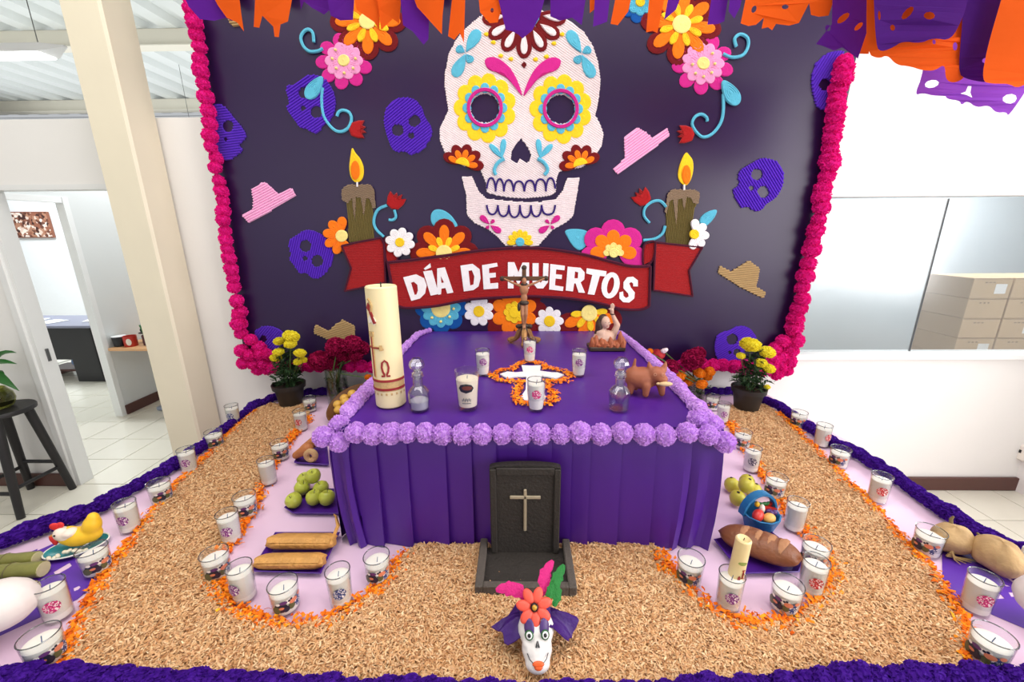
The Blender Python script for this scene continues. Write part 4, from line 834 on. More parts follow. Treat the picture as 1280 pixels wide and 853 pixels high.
flags('large cut orange tissue flag string hanging nearest the store window wall', -1.05, 2.74, [
 ('o', .04, [(1084, -6), (1084, 66), (1100, 73), (1110, 68), (1120, 82), (1135, 83), (1150, 90), (1165, 90), (1180, 80), (1185, 98), (1200, 102), (1212, 95), (1226, 70), (1240, 40), (1250, -6)], [e_(1196, 57, 4, 5), e_(1164, 54, 2, 3)]),
 ('d', 0, [(1091, -6), (1092, 60), (1100, 66), (1115, 60), (1125, 53), (1145, 57), (1160, 50), (1185, 53), (1205, 20), (1212, -6)], [e_(1133, 17, 4, 10, .7), e_(1157, 22, 7, 5), e_(1115, 35, 3, 4), e_(1098, 20, 2, 6)]),
 ('o', -.02, [(1255, -6), (1240, 60), (1232, 100), (1242, 105), (1255, 106), (1266, 112), (1282, 105), (1300, 100), (1302, -6)], [])], True)
flags('violet tissue flag string with cut hearts below the orange flags', -1.00, 2.72, [
 ('v', .12, [(1165, -6), (1160, 90), (1147, 118), (1160, 114), (1172, 119), (1183, 118), (1185, 124), (1203, 125), (1205, 131), (1215, 124), (1228, 133), (1240, 130), (1246, 141), (1258, 140), (1262, 146), (1285, 105), (1300, 60), (1310, -6)], [e_(1170, 103, 8, 5, -.2), [(1204, 116), (1212, 113), (1215, 106), (1220, 106), (1219, 114), (1222, 120), (1213, 117)], e_(1261, 124, 8, 6), e_(1253, 77, 2, 6, .5)]),
 ('d', -.02, [(1205, -6), (1203, 88), (1215, 98), (1236, 106), (1250, 80), (1266, 55), (1290, 20), (1292, -6)], [e_(1236, 75, 5, 4)])], True)
# ================================================================ ON THE ALTAR TABLE
def T_(px, py, dz=0.003): p = oz(px, py, TZ); return Vector((p.x, p.y, TZ + dz))
# salt cross with petal outline
cx_px = [(640, 458), (652, 459), (664, 459.5), (676, 459), (675, 466), (690, 468), (697, 468), (705, 471), (694, 475.5), (683, 473), (677, 472), (676, 480), (682, 499), (680, 503), (656, 503), (651, 499), (657, 490), (658, 473), (645, 473), (634, 475), (625, 470), (634, 467), (645, 468), (654, 467)][1:]
cw = [(oz(a, b, TZ).x, oz(a, b, TZ).y) for a, b in cx_px]
o = MB().prism(cw, .006, fn=lambda u, v, d: (u, v, TZ + .003 + d)).build('salt_cross', mat('salt', (245, 240, 240), .9, .04, 60, .5, 300), None, 30)
tag(o, 'white salt cross laid on the purple altar cloth', 'salt cross')
cc = (sum(p[0] for p in cw) / len(cw), sum(p[1] for p in cw) / len(cw)); pts = []
outl = [(652, 455), (663, 454), (675, 455), (682, 461), (690, 463), (706, 466), (714, 471), (706, 478), (694, 479), (684, 478), (686, 486), (692, 496), (694, 502), (682, 507), (668, 508), (650, 506), (643, 500), (648, 490), (651, 478), (640, 479), (624, 477), (614, 471), (626, 465), (640, 463), (648, 459)]
for q, t in along([oz(a, b, TZ) for a, b in outl + outl[:1]], .004):
    for _ in range(3):
        if random.random() < .85: pts.append((q.x + random.gauss(0, .009), q.y + random.gauss(0, .010)))
Q = np.array(pts)
tag(link('marigold_petals', flakes('cross_petals', Q, np.full(len(Q), TZ + .006) + sdr.uniform(0, .006, len(Q)), (.010, .020), (.004, .008), .3, MP, curl=.3)), 'orange marigold petals outlining the white salt cross', 'petals', kind='stuff')
# crucifix
M_gold = mat('antique_gold', (164, 118, 66), .42, .3, 60, .3, 80, metal=.35); M_cross = mat('cross_wood', (92, 60, 36), .5, .25, 40); M_flesh = mat('painted_flesh', (166, 112, 76), .5, .2, 60); M_dk = mat('antique_dark', (56, 42, 30), .5, .25, 60)
p = T_(655, 432); ck = thing('crucifix', 'standing brown crucifix with scrolled gold base on the altar', 'crucifix', p)
MB().rbox((0, 0, .26), (.022, .014, .30), .003).rbox((0, 0, .362), (.226, .014, .022), .003).build('cross', M_cross, ck, 30)
for s_ in ((0, .418), (-.115, .362), (.115, .362)): MB().ell((s_[0], 0, s_[1]), (.014, .009, .014), 8, 6).build('finial', M_dk, ck)
fg = MB(); y_ = -.018
fg.ell((0, y_ - .004, .352), (.014, .014, .018)).capsule((0, y_, .335), (0, y_, .325), .008); fg.ell((0, y_, .305), (.024, .014, .03)).ell((0, y_, .262), (.018, .012, .03)).ell((0, y_, .235), (.021, .014, .018))
for s_ in (-1, 1):
    fg.capsule((s_ * .018, y_, .325), (s_ * .062, y_ + .004, .342), .008, .0065); fg.capsule((s_ * .062, y_ + .004, .342), (s_ * .103, y_ + .006, .362), .0065, .005)
    fg.capsule((s_ * .010, y_, .23), (s_ * .011, y_ - .012, .175), .012, .009); fg.capsule((s_ * .011, y_ - .012, .175), (s_ * .004, y_, .115), .009, .006); fg.capsule((s_ * .004, y_, .115), (s_ * .005, y_ - .012, .10), .006, .005)
blob('figure', fg, M_flesh, .0038, ck, 2)
MB().ell((0, y_ - .002, .236), (.026, .018, .015)).ell((-.027, y_ - .004, .215), (.009, .008, .024)).build('loincloth', M_dk, ck)
MB().ell((0, y_ + .006, .36), (.016, .013, .020)).ell((0, y_, .333), (.020, .010, .012)).build('hair', M_dk, ck)
MB().ell((0, 0, .108), (.03, .02, .014)).ell((-.03, 0, .105), (.016, .012, .013)).ell((.03, 0, .105), (.016, .012, .013)).ell((0, -.008, .085), (.02, .016, .026)).build('base_collar', M_dk, ck)
for a, k in ((2.6, 1), (.5, 1), (-D90, .8)):
    pth = [(math.cos(a) * r * k, math.sin(a) * r * k, z) for r, z in ((.01, .095), (.03, .07), (.04, .045), (.055, .028), (.075, .022), (.088, .014))]
    MB().tube(pth, [.013, .017, .016, .013, .016, .018], 8).ell((pth[-1][0], pth[-1][1], .018), (.018, .016, .015), 8, 6).build('scroll_leg', M_gold, ck)
# statue of a woman in flames, one arm raised
p = T_(757, 437); st = thing('saint_bust', 'painted bust of a long-haired woman in flames with one arm raised', 'statue', p)
MB().rbox((0, 0, .011), (.185, .10, .022), .004).build('plinth', M_dk, st, 30)
M_skin = mat('statue_skin', (206, 168, 148), .5, .06, 30); M_hair = mat('statue_hair', (66, 44, 34), .55, .2, 60, .4, 90); M_flame = mat('statue_flames', (158, 82, 46), .6, .35, 30, .3, 40)
b_ = MB(); b_.ell((-.01, 0, .055), (.062, .036, .05)).ell((-.028, -.004, .085), (.03, .026, .03)).capsule((-.02, -.002, .085), (-.016, -.006, .125), .015, .014).ell((-.012, -.012, .147), (.024, .026, .032)).ell((.008, -.024, .142), (.006, .008, .007)).ell((-.006, -.02, .126), (.014, .012, .012))
b_.capsule((.035, 0, .075), (.052, -.004, .128), .019, .016); b_.capsule((.052, -.004, .128), (.022, -.006, .19), .016, .009)
b_.capsule((.022, -.006, .188), (.020, -.008, .208), .009, .010)
for k, (dx, dz, r) in enumerate(((-.008, .034, .0036), (-.001, .040, .0038), (.006, .036, .0036), (.011, .028, .0033), (-.016, .012, .0038))): b_.capsule((.019 + dx * .5, -.008, .210), (.019 + dx, -.012, .204 + dz), r + .0004, r)
blob('body', b_, M_skin, .0034, st, 2)
h_ = MB(); h_.ell((-.02, .004, .155), (.027, .028, .032)).ell((-.038, .004, .12), (.022, .026, .045)).ell((-.045, .006, .078), (.018, .024, .04)); blob('hair', h_, M_hair, .004, st, 2)
fm_ = MB().ell((0, .004, .034), (.086, .040, .020)).build('flame_bed', M_flame, st)
for k in range(11): x = -.078 + k * .0156; hh = .040 + .014 * math.sin(k * 2.3) + (.030 if k > 8 else .012 if k < 2 else 0); MB().tube([(x, -.030 + .006 * math.sin(k * 3), .02), (x + .003, -.036, .02 + hh * .45), (x + .004 * math.sin(k), -.032, .02 + hh * .8), (x + .006 * math.sin(k), -.028, .02 + hh)], [.016, .016, .010, .003], 8).build('flame', M_flame, fm_)
MB().lathe([(.0115, .185), (.0125, .188), (.0115, .191)], 12, (.0235, -.006, 0)).build('bracelet', M_dk, st)
for s_ in (-1, 1): MB().ell((-.006 + s_ * .009, -.036, .150), (.0028, .0022, .0016), 8, 5).build('eye', M_dk, st)
MB().ell((-.005, -.033, .131), (.006, .003, .002), 8, 5).build('mouth', mat('statue_lips', (160, 80, 76), .5), st)
# terracotta dog
p = T_(808, 494); dg = thing('clay_dog', 'plump terracotta dog figurine holding a bun in its mouth', 'figurine', p)
M_ter = mat('terracotta', (156, 88, 60), .6, .12, 40, .1, 80); b_ = MB()
b_.ell((-.018, .01, .062), (.062, .046, .043)).ell((-.045, .015, .064), (.04, .042, .04)).ell((.025, -.012, .085), (.032, .03, .03), rot=(0, .3, 0)).ell((.042, -.03, .072), (.022, .022, .017)).capsule((.02, -.005, .068), (.03, -.015, .085), .028)
for (x, y) in ((-.012, -.028), (.045, -.018), (-.06, .0), (-.03, .04)): b_.capsule((x, y, .045), (x + (.004 if x > 0 else -.002), y - .004, .012), .017, .0115)
b_.capsule((-.05, .02, .095), (-.046, .02, .132), .009, .006)
for (x, y, dx) in ((.004, -.005, -.004), (.052, -.006, .006)): b_.tube([(x, y, .096), (x + dx, y + .002, .118), (x + dx * 1.6, y + .004, .134)], [.014, .009, .002], 8)
blob('body', b_, M_ter, .0045, dg, 3)
for s_ in (-1, 1): MB().tube([(.026 + s_ * .014 + .005 * math.cos(2 * PI * k / 10), -.041 - (.004 if s_ > 0 else 0), .094 + .005 * math.sin(2 * PI * k / 10)) for k in range(10)], .0011, 5, True).build('eye_ring', mat('terracotta_light', (196, 140, 110), .6), dg)
MB().ell((.047, -.056, .063), (.026, .010, .009), 12, 8).ell((.022, -.053, .063), (.008, .006, .005), 8, 6).build('bun', mat('bun', (208, 176, 130), .6, .1, 40), dg)
# decanters
def decanter(px, py, label, fill):
    p = T_(px, py); d = thing('decanter', label, 'decanter', p, group='small glass decanters on the altar')
    M_cg = glass('decanter_glass', (.9, .91, .93), 1.0, .03, .13)
    MB().lathe([(0, 0), (.030, 0), (.033, .004), (.037, .055), (.036, .068), (.028, .080), (.018, .090), (.0165, .118), (.021, .124), (.019, .127), (.014, .124), (.0145, .092), (.025, .078), (.0335, .066), (.034, .054), (.030, .008), (0, .007)], 16).build('bottle', M_cg, d, 25)
    bm_ = MB().lathe([(0, .112), (.011, .112), (.013, .128), (.019, .130), (.019, .137), (.010, .142), (.012, .146)], 12).build('stopper_neck', glass('frost_glass', (.85, .86, .88), .8, .15, .4), d)
    me = MB().lathe([(0, .142), (.014, .145), (.024, .155), (.027, .166), (.024, .178), (.014, .188), (0, .191)], 9).build('stopper', glass('facet_glass', (.86, .86, .89), 1.0, .08, .15), d, 5)
    if fill == 'salt': MB().lathe([(0, .0085), (.0295, .0085), (.032, .036), (.02, .043), (0, .047)], 16).build('salt', mat('salt_fill', (236, 232, 232), .95, .05, 80, .6, 350), d)
    else: MB().lathe([(0, .0085), (.0295, .0085), (.0335, .052), (0, .052)], 16).build('water', glass('water', (.88, .9, .93), .7, .02, .03), d)
decanter(525, 513, 'small glass decanter half filled with salt beside the large candle', 'salt')
decanter(773, 513, 'small glass decanter of water with faceted stopper beside the clay dog', 'water')
# tumbler candle with black label
p = T_(584, 516); tu = thing('tumbler_candle', 'tall glass tumbler candle with a black oval label on the altar', 'candle', p + Vector((0, .03, 0)))
MB().lathe(glass_prof(.034, .0425, .143, .003, .014), 28).build('glass', M_gl, tu)
MB().lathe([(0, .0145), (.0315, .0145), (.0385, .112), (.034, .114), (0, .111)], 28).build('wax', mat('cream_wax', (236, 222, 200), .5, .02, trans=.15), tu)
MB().tube([(0, 0, .108), (.001, 0, .122)], .0013, 5).build('wick', M_wick, tu)
lb = wrap(.0392, 0, .088, .027, .017, 8).build('label', mat('black_label', (20, 24, 38), .35), tu)
wrap(.0393, .1, .090, .018, .0075, 12, .0012).build('label_print', mat('label_red', (104, 44, 36), .5, .4, 300), lb)
for k in range(7): wrap(.0375, -.36 + k * .12, .045 + .003 * (k % 2), .0016, .006, 6, .0012).build('label_lettering', mat('label_grey', (96, 98, 104), .5), tu)
for k in range(7): wrap(.0355, -.36 + k * .12, .033, .0018, .0022, 6, .0012).build('label_lettering', MATS['label_grey'], tu)
# paschal candle
p = T_(484, 513); pc = thing('paschal_candle', 'tall thick cream candle with red and gold wax relief', 'candle', p + Vector((0, .05, 0)))
R0 = .0525; PH = .428
pcb = MB().lathe([(0, 0), (R0 - .006, 0), (R0, .006), (R0 - .0005, PH - .004), (R0 - .004, PH), (R0 - .010, PH - .003), (0, PH - .006)], 32).build('wax_body', mat('cream_candle_wax', (240, 222, 176), .42, .03, 6, trans=.12), pc)
MB().tube([(0, 0, PH - .01), (.0005, 0, PH + .012)], .0022, 6).build('wick', mat('black_wick', (24, 20, 18), .8), pc)
M_rw = mat('red_wax', (150, 34, 38), .45, .15, 60); M_gw = mat('gold_wax', (204, 168, 112), .45, .3, 90, .4, 120)
def strip(path, wd, lift, m, name):
    """flat ribbon of wax laid on the candle: path of (angle, z)"""
    mb = MB(); n_ = len(path)
    for i, (a, z) in enumerate(path):
        a0, z0 = path[max(0, i - 1)]; a1, z1 = path[min(n_ - 1, i + 1)]; t = Vector(((a1 - a0) * R0, z1 - z0)).normalized(); nrm = (-t.y, t.x)
        for s_ in (-1, 1):
            aa = a + s_ * nrm[0] * wd / 2 / R0; zz = z + s_ * nrm[1] * wd / 2
            for q in (-.001, lift): mb.v.append(((R0 + q) * math.sin(aa), -(R0 + q) * math.cos(aa), zz))
    for i in range(n_ - 1): k = i * 4; mb.f += [(k + 1, k + 3, k + 7, k + 5), (k, k + 1, k + 5, k + 4), (k + 2, k + 6, k + 7, k + 3)]
    return mb.build(name, m, pcb)
arc = lambda a0, a1, z, n_=16: [(lerp(a0, a1, k / n_), z) for k in range(n_ + 1)]
strip(arc(-1.5, 1.5, .088, 24), .044, .0012, M_gw, 'gold_band')
strip(arc(-1.5, 1.5, .105, 24), .008, .003, M_rw, 'red_band'); strip(arc(-1.5, 1.5, .074, 24), .008, .003, M_rw, 'red_band')
for k in range(9): strip(arc(-1.3 + k * .33, -1.18 + k * .33, .056, 3), .008, .0014, M_gw, 'gold_scallop')
om = [(-.12, .124), (.06, .124), (.06, .130), (-.02, .140), (-.07, .155), (-.02, .172), (.14, .180), (.30, .172), (.36, .155), (.31, .140), (.22, .130), (.22, .124), (.42, .124)]
strip(om, .006, .003, M_rw, 'omega')
strip([(-.62, .118), (-.62, .2), (-.62, .268)], .009, .003, M_gw, 'cross_gold'); strip([(-.62, .122), (-.62, .2), (-.62, .262)], .004, .0045, M_rw, 'cross_red')
strip([(-1.0, .226), (-.6, .224), (-.05, .224)], .009, .003, M_gw, 'cross_gold'); strip([(-.95, .226), (-.6, .224), (-.12, .224)], .004, .0045, M_rw, 'cross_red')
strip([(-.1, .224), (.02, .224), (.12, .226)], .018, .004, M_gw, 'cross_tip'); strip([(-.62, .262), (-.62, .28)], .018, .004, M_gw, 'cross_tip')
strip([(-.68, .318), (-.5, .335), (-.30, .312)], .018, .003, mat('white_relief', (236, 226, 214), .5), 'lamb'); strip([(-.75, .312), (-.5, .318), (-.22, .305)], .010, .0035, MATS['white_relief'], 'lamb_legs')
strip([(-.62, .372), (-.5, .345), (-.36, .325), (-.25, .308)], .009, .0042, M_rw, 'flag_staff'); strip([(-.75, .352), (-.62, .362), (-.5, .372)], .02, .003, M_rw, 'banner_relief'); strip([(-.45, .348), (-.38, .366), (-.5, .384), (-.64, .39)], .006, .004, M_gw, 'halo')
# ================================================================ TOMBSTONE AND SKULL HEAD
M_stone = mat('dark_stone', (44, 38, 34), .75, .2, 30, .4, 120); M_stone2 = mat('grey_stone', (84, 76, 70), .8, .2, 30, .4, 120)
ts = thing('tombstone', 'small black tombstone with a pale cross in a grey stone tray', 'tombstone', (.017, -1.445, PZ + .012))
hw_ = .112; hh = .325
prof = [(-hw_, 0), (hw_, 0), (hw_, hh - .012)] + [(hw_ * math.cos(PI * k / 12), hh - .012 + .014 * math.sin(PI * k / 12)) for k in range(1, 12)] + [(-hw_, hh - .012)]
MB().prism(prof, .024, fn=lambda u, v, d: (u, .005 - .028 + d, v + .012)).build('headstone', M_stone, ts, 30)
for c, d in (((-.101, -.026, .17), (.02, .010, .315)), ((.101, -.026, .17), (.02, .010, .315)), ((0, -.026, .319), (.182, .010, .026))): MB().rbox(c, d, .003).build('raised_border', M_stone, ts, 30)
MB().rbox((0, -.0265, .178), (.0095, .007, .155), .002).rbox((0, -.0265, .226), (.098, .007, .0115), .002).build('cross', mat('aged_silver', (178, 164, 140), .4, .15, 60, metal=.3), ts, 30)
fr = MB(); 
MB().rbox((0, -.085, .006), (.27, .17, .012), .003).build('tray_floor', M_stone, ts, 30)
for c, d in (((-.138, -.083, .018), (.024, .196, .036)), ((.138, -.083, .018), (.024, .196, .036)), ((0, -.170, .018), (.252, .022, .036))): MB().rbox(c, d, .003).build('tray_rim', M_stone2, ts, 30)
# painted skull head with hat, lying back so that the face looks up
q = oz(672, 840, PZ + .018)
hd = thing('painted_skull_head', 'white painted skull head wearing a purple hat with orange flower and feathers', 'figurine', (q.x, q.y - .012, PZ + .030)); hd.rotation_euler = (-.72, 0, .04)
M_bone = mat('white_clay', (232, 226, 224), .45, .03, 30); b_ = MB()
b_.ell((0, .006, .088), (.046, .036, .044)).ell((0, -.002, .050), (.038, .030, .038)).ell((0, -.006, .022), (.031, .026, .024)).ell((-.024, -.016, .062), (.012, .010, .010)).ell((.024, -.016, .062), (.012, .010, .010))
hb = blob('head', b_, M_bone, .004, hd, 3)
M_soc = mat('eye_violet', (74, 46, 110), .4, .2, 60); M_gr = mat('eye_green', (40, 92, 50), .4); M_wh = mat('eye_white', (240, 240, 240), .3); M_bk = mat('pupil', (14, 14, 18), .3); M_or = mat('lip_orange', (226, 92, 34), .4)
for s_ in (-1, 1):
    MB().ell((s_ * .0185, -.026, .094), (.013, .005, .021), 12, 8, rot=(.12, 0, s_ * .35)).build('eyelid', M_soc, hb)
    MB().ell((s_ * .0195, -.030, .080), (.0115, .005, .011), 12, 8, rot=(0, 0, s_ * .35)).build('eye_rim', M_gr, hb)
    MB().ell((s_ * .0195, -.0325, .080), (.0082, .0045, .0082), 12, 8, rot=(0, 0, s_ * .35)).build('eye', M_wh, hb)
    MB().ell((s_ * .0190, -.0362, .080), (.0046, .0025, .0046), 10, 6).build('pupil', M_bk, hb)
    MB().tube([(s_ * .0032, -.0330, .056), (s_ * .001, -.0345, .069)], [.0026, .001], 5).build('nostril', M_bk, hb)
    MB().tube([(s_ * .012, -.0335, .026), (s_ * .020, -.029, .033), (s_ * .025, -.026, .044)], .0010, 5).build('smile_line', M_bk, hb)
MB().ell((0, -.0325, .024), (.0145, .004, .0065), 12, 8).ell((0, -.0315, .018), (.010, .004, .007), 12, 8).build('lips', M_or, hb)
M_tul = mat('purple_tulle', (76, 36, 128), .45, .25, 30, .3, 60, transl=.3); br = MB(); nn = 48; Rt = Euler((.62, 0, 0)).to_matrix()
for i, (r, z) in enumerate(((.034, .0), (.055, .004), (.080, .0), (.104, -.010), (.104, -.013), (.078, -.004), (.052, -.001), (.032, -.004))):
    for k in range(nn):
        a = 2 * PI * k / nn; wv = (r / .1) ** 2; rr_ = r * (1 + .09 * wv * math.sin(5 * a) + .03 * wv * math.sin(13 * a)); v_ = Rt @ Vector((rr_ * math.cos(a) * 1.0, rr_ * math.sin(a) * .50 + .026, z + .014 * wv * math.sin(4 * a + .6) + .006 * wv * math.sin(9 * a))); br.v.append((v_.x, v_.y + .006, v_.z + .104 - .030 * wv * abs(math.cos(a)) ** 2))
for i in range(7):
    for k in range(nn): k2 = (k + 1) % nn; br.f.append((i * nn + k, i * nn + k2, (i + 1) * nn + k2, (i + 1) * nn + k))
br.build('hat_brim', M_tul, hd); MB().lathe([(.040, .108), (.040, .130), (.030, .146), (0, .150)], 16, (0, .016, 0)).build('hat_crown', M_tul, hd)
M_fl = mat('coral_petal', (232, 84, 66), .5, .12, 40); fo = Vector((-.004, -.020, .136))
fc_ = MB().ell((fo.x, fo.y - .008, fo.z), (.010, .006, .010), 10, 8).build('flower', M_bk, hd)
for k in range(7):
    a = 2 * PI * k / 7 + .3; c = fo + Vector((.027 * math.cos(a), -.004, .027 * math.sin(a)))
    MB().ell((c.x, c.y, c.z), (.019, .0065, .0125), 12, 8, rot=(0, -a, 0)).build('petal', M_fl, fc_)
MB().ell((fo.x, fo.y - .013, fo.z), (.0062, .004, .0062), 10, 8).build('bead', mat('bead_gold', (200, 150, 50), .3, .05, metal=.3), fc_)
def feather(path, wd, m):
    mb = MB(); n_ = len(path)
    for i, q in enumerate(path):
        t = i / (n_ - 1); wv = wd * (math.sin(PI * (t * .80 + .10))) * (1 + .18 * math.sin(i * 2.4)); q = Vector(q)
        nx_ = Vector((path[min(n_ - 1, i + 1)][0] - path[max(0, i - 1)][0], 0, path[min(n_ - 1, i + 1)][2] - path[max(0, i - 1)][2])).normalized(); s_ = Vector((-nx_.z, 0, nx_.x))
        for k, d in ((-1, .001), (0, -.002), (1, .001), (0, .002)): mb.v.append(tuple(q + s_ * (k * wv) + Vector((0, d, 0))))
    for i in range(n_ - 1):
        for k in range(4): k2 = (k + 1) % 4; mb.f.append((i * 4 + k, i * 4 + k2, i * 4 + 4 + k2, i * 4 + 4 + k))
    mb.build('feather', m, hd)
M_fm = mat('feather_magenta', (206, 20, 120), .7, .15, 80, .4, 200); M_fg = mat('feather_green', (22, 116, 44), .7, .15, 80, .4, 200)
def fpath(a, b, bow, n_=10): a, b, w_ = Vector(a), Vector(b), Vector(bow); return [tuple(a.lerp(b, k / n_) + w_ * math.sin(PI * k / n_)) for k in range(n_ + 1)]
feather(fpath((-.02, -.012, .150), (-.100, -.006, .172), (0, 0, .014)), .015, M_fm); feather(fpath((-.022, -.010, .155), (-.075, -.006, .160), (0, 0, .018)), .014, M_fm)
feather(fpath((.012, -.004, .155), (.022, .002, .214), (.014, 0, 0)), .012, M_fm); feather(fpath((.022, -.004, .165), (.052, .002, .236), (-.010, 0, 0)), .015, M_fm)
feather(fpath((.046, -.014, .135), (.050, -.010, .19), (.008, 0, 0)), .012, M_fg); feather(fpath((.044, -.010, .16), (.080, -.004, .226), (-.004, 0, 0)), .014, M_fg); feather(fpath((.034, -.014, .145), (.052, -.010, .19), (-.004, 0, 0)), .010, M_fg)
# ================================================================ FOOD
def tray(label, px_corners, h=.018):
    q = [Wz(*c) for c in px_corners]; c = sum(q, Vector()) / len(q); t = thing('purple_tray', label, 'tray', (c.x, c.y, PZ + .0015), group='purple plastic covered trays')
    out = [(v.x - c.x, v.y - c.y) for v in q]; mb = MB()
    for s_, z in ((.80, 0), (1, h), (.97, h + .002), (.80, .006)): mb.v += [(a * s_, b * s_, z) for a, b in out]
    n_ = len(out)
    for i in range(3):
        for k in range(n_): k2 = (k + 1) % n_; mb.f.append((i * n_ + k, i * n_ + k2, (i + 1) * n_ + k2, (i + 1) * n_ + k))
    mb.f += [tuple(range(n_ - 1, -1, -1)), tuple(3 * n_ + k for k in range(n_))]; mb.build('dish', M_purple, t, 30)
    return c
# tamales
c = tray('purple tray holding corn husk tamales', [(345, 671), (426, 671), (402, 724), (314, 721)])
M_husk = mat('corn_husk', (206, 150, 78), .6, .38, 22, .8, 60)
def tamale(label, a, b, wd, ht, z, tip=True):
    A, B = Wz(*a), Wz(*b); m_ = (A + B) / 2; L_ = (B - A).length; ang = math.atan2(B.y - A.y, B.x - A.x); t = thing('tamale', label, 'tamale', (m_.x, m_.y, PZ + z), ang, 'corn husk tamales on the tray')
    mb = MB(); n_, sg = 10, 14
    for i in range(n_ + 1):
        u = i / n_; k = (min(1, .62 + u * 3, .72 + (1 - u) * 3))
        for s_ in range(sg):
            q = 2 * PI * s_ / sg; sq = .82 + .18 * abs(math.cos(2 * q)); mb.v.append((lerp(-L_ / 2, L_ / 2, u) + .004 * math.sin(3 * q), wd / 2 * k * math.cos(q) / sq * .9 + .0015 * math.sin(q * 9), ht / 2 + ht / 2 * k * math.sin(q) * .97))
    mb.f = [(i * sg + s_, i * sg + (s_ + 1) % sg, (i + 1) * sg + (s_ + 1) % sg, (i + 1) * sg + s_) for i in range(n_) for s_ in range(sg)] + [tuple(range(sg)), tuple(n_ * sg + s_ for s_ in range(sg))]
    mb.build('wrapped_body', M_husk, t, 50)
    MB().add([(-L_ * .46, -wd * .1, ht + .0005), (L_ * .46, -wd * .16, ht + .001), (L_ * .47, -wd * .42, ht * .78 + .003), (-L_ * .46, -wd * .40, ht * .8 + .003)], [(0, 1, 2, 3)]).build('husk_flap', M_husk, t, False)
    if tip: MB().tube([(L_ * .46, wd * .3, ht * .7), (L_ * .5, wd * .6, ht * 1.3), (L_ * .44, wd * .9, ht * 1.9), (L_ * .40, wd * 1.0, ht * 1.95)], [.006, .007, .004, .002], 6).build('husk_tip', M_husk, t)
tamale('upper corn husk tamale with a dry curled tip, leaning over its neighbour', (338, 689), (420, 689), .062, .040, .020)
tamale('front corn husk tamale on the purple tray', (322, 712), (407, 711), .058, .038, .012, False)
# apples
tray('purple tray of green apples beside the altar skirt', [(377, 616), (432, 616), (436, 648), (366, 647), (356, 640)])
M_app = mat('green_apple', (184, 190, 72), .3, .14, 14); ap = MB().lathe([(0, .006), (.008, .003), (.018, .001), (.028, .010), (.034, .030), (.031, .047), (.020, .057), (.009, .056), (.003, .050), (0, .049)], 20).mesh('skin', M_app); ast = MB().tube([(0, 0, .049), (.001, 0, .058), (.004, 0, .066)], .0013, 5).mesh('stem', mat('stem_brown', (62, 48, 28), .8))
for i, (px, py, z, tl, l) in enumerate(((373, 634, .012, (.9, -.5), 'green apple at the open corner of the tray, lying on its side'), (393, 634, .012, (.1, .2), 'green apple standing upright in the front row of the tray'), (409, 635, .012, (.3, .3), 'yellowish green apple half behind the purple skirt'), (376, 622, .014, (.3, -.6), 'green apple in the second row of the tray'), (405, 622, .014, (.2, .3), 'green apple in the second row next to the purple skirt'), (385, 612, .02, (.4, .1), 'green apple at the back of the tray with dark stem'), (391, 622, .055, (.5, .2), 'green apple on top of the pile'))):
    p = Wz(px, py); a = thing('apple', l, 'apple', (p.x, p.y + (.03 if z > .05 else 0), PZ + z + .004), 0, 'green apples on the tray'); a.rotation_euler = (tl[0] * .5, tl[1] * .6, i); a.scale = (.9, .9, .9)
    link('skin', ap, a); link('stem', ast, a)
# sweet breads behind
tray('purple tray of shell shaped breads at the altar side', [(377, 564), (410, 563), (412, 586), (368, 583)])
M_br = mat('sweet_bread', (186, 116, 66), .6, .18, 30, .4, 60); M_br2 = mat('pale_bread', (196, 158, 112), .7, .15, 30, .4, 60)
for px, py, l, m_, r in ((379, 579, 'brown horn shaped sweet bread', M_br, .034), (392, 580, 'pale ring shaped bread beside the horn bread', M_br2, .034), (388, 570, 'brown sweet bread behind the pale ring bread', M_br, .036)):
    p = Wz(px, py); t = thing('sweet_bread', l, 'bread', (p.x, p.y, PZ + .016), 0, 'breads on the purple tray')
    if m_ is M_br2: MB().tube([(.020 * math.cos(q), -.012, .035 + .022 * math.sin(q)) for q in [2 * PI * k / 16 for k in range(16)]], .014, 8, True).build('ring', m_, t)
    else:
        mb = MB(); n_ = 7
        for k in range(n_): u = k / (n_ - 1); mb.ell((lerp(-.03, .03, u), 0, .024 + .035 * u), (.016 + .012 * u, .026 * (.6 + .4 * u), .018 + .010 * u), 10, 7)
        blob('crust', mb, m_, .005, t, 2)
# loaf
tray('purple tray under the brown bread loaf', [(891, 680), (958, 666), (1004, 703), (998, 722), (926, 724)])
A, B = Wz(914, 688), Wz(985, 715); m_ = (A + B) / 2; L_ = (B - A).length + .07; ang = math.atan2(B.y - A.y, B.x - A.x)
lf = thing('bread_loaf', 'oval brown bread loaf with scored crust on the purple tray', 'bread', (m_.x, m_.y + .015, PZ + .012), ang)
mb = MB(); n_, sg = 40, 20
for i in range(n_ + 1):
    u = i / n_; x = lerp(-L_ / 2, L_ / 2, u); k = max(.004, (1 - abs(2 * u - 1) ** 2.6)) ** .5
    for s_ in range(sg):
        q = 2 * PI * s_ / sg; up_ = max(0, math.sin(q)); gv = 1 - .10 * up_ * max(0, math.cos((u * 5 + .5) * 2 * PI)) ** 6 * (1 if .12 < u < .9 else 0)
        mb.v.append((x + .010 * math.cos(q) * up_, .056 * k * math.cos(q) * gv, .036 + (.046 if math.sin(q) > 0 else .034) * k * math.sin(q) * gv))
mb.f = [(i * sg + s_, i * sg + (s_ + 1) % sg, (i + 1) * sg + (s_ + 1) % sg, (i + 1) * sg + s_) for i in range(n_) for s_ in range(sg)] + [tuple(range(sg)), tuple(n_ * sg + s_ for s_ in range(sg))]
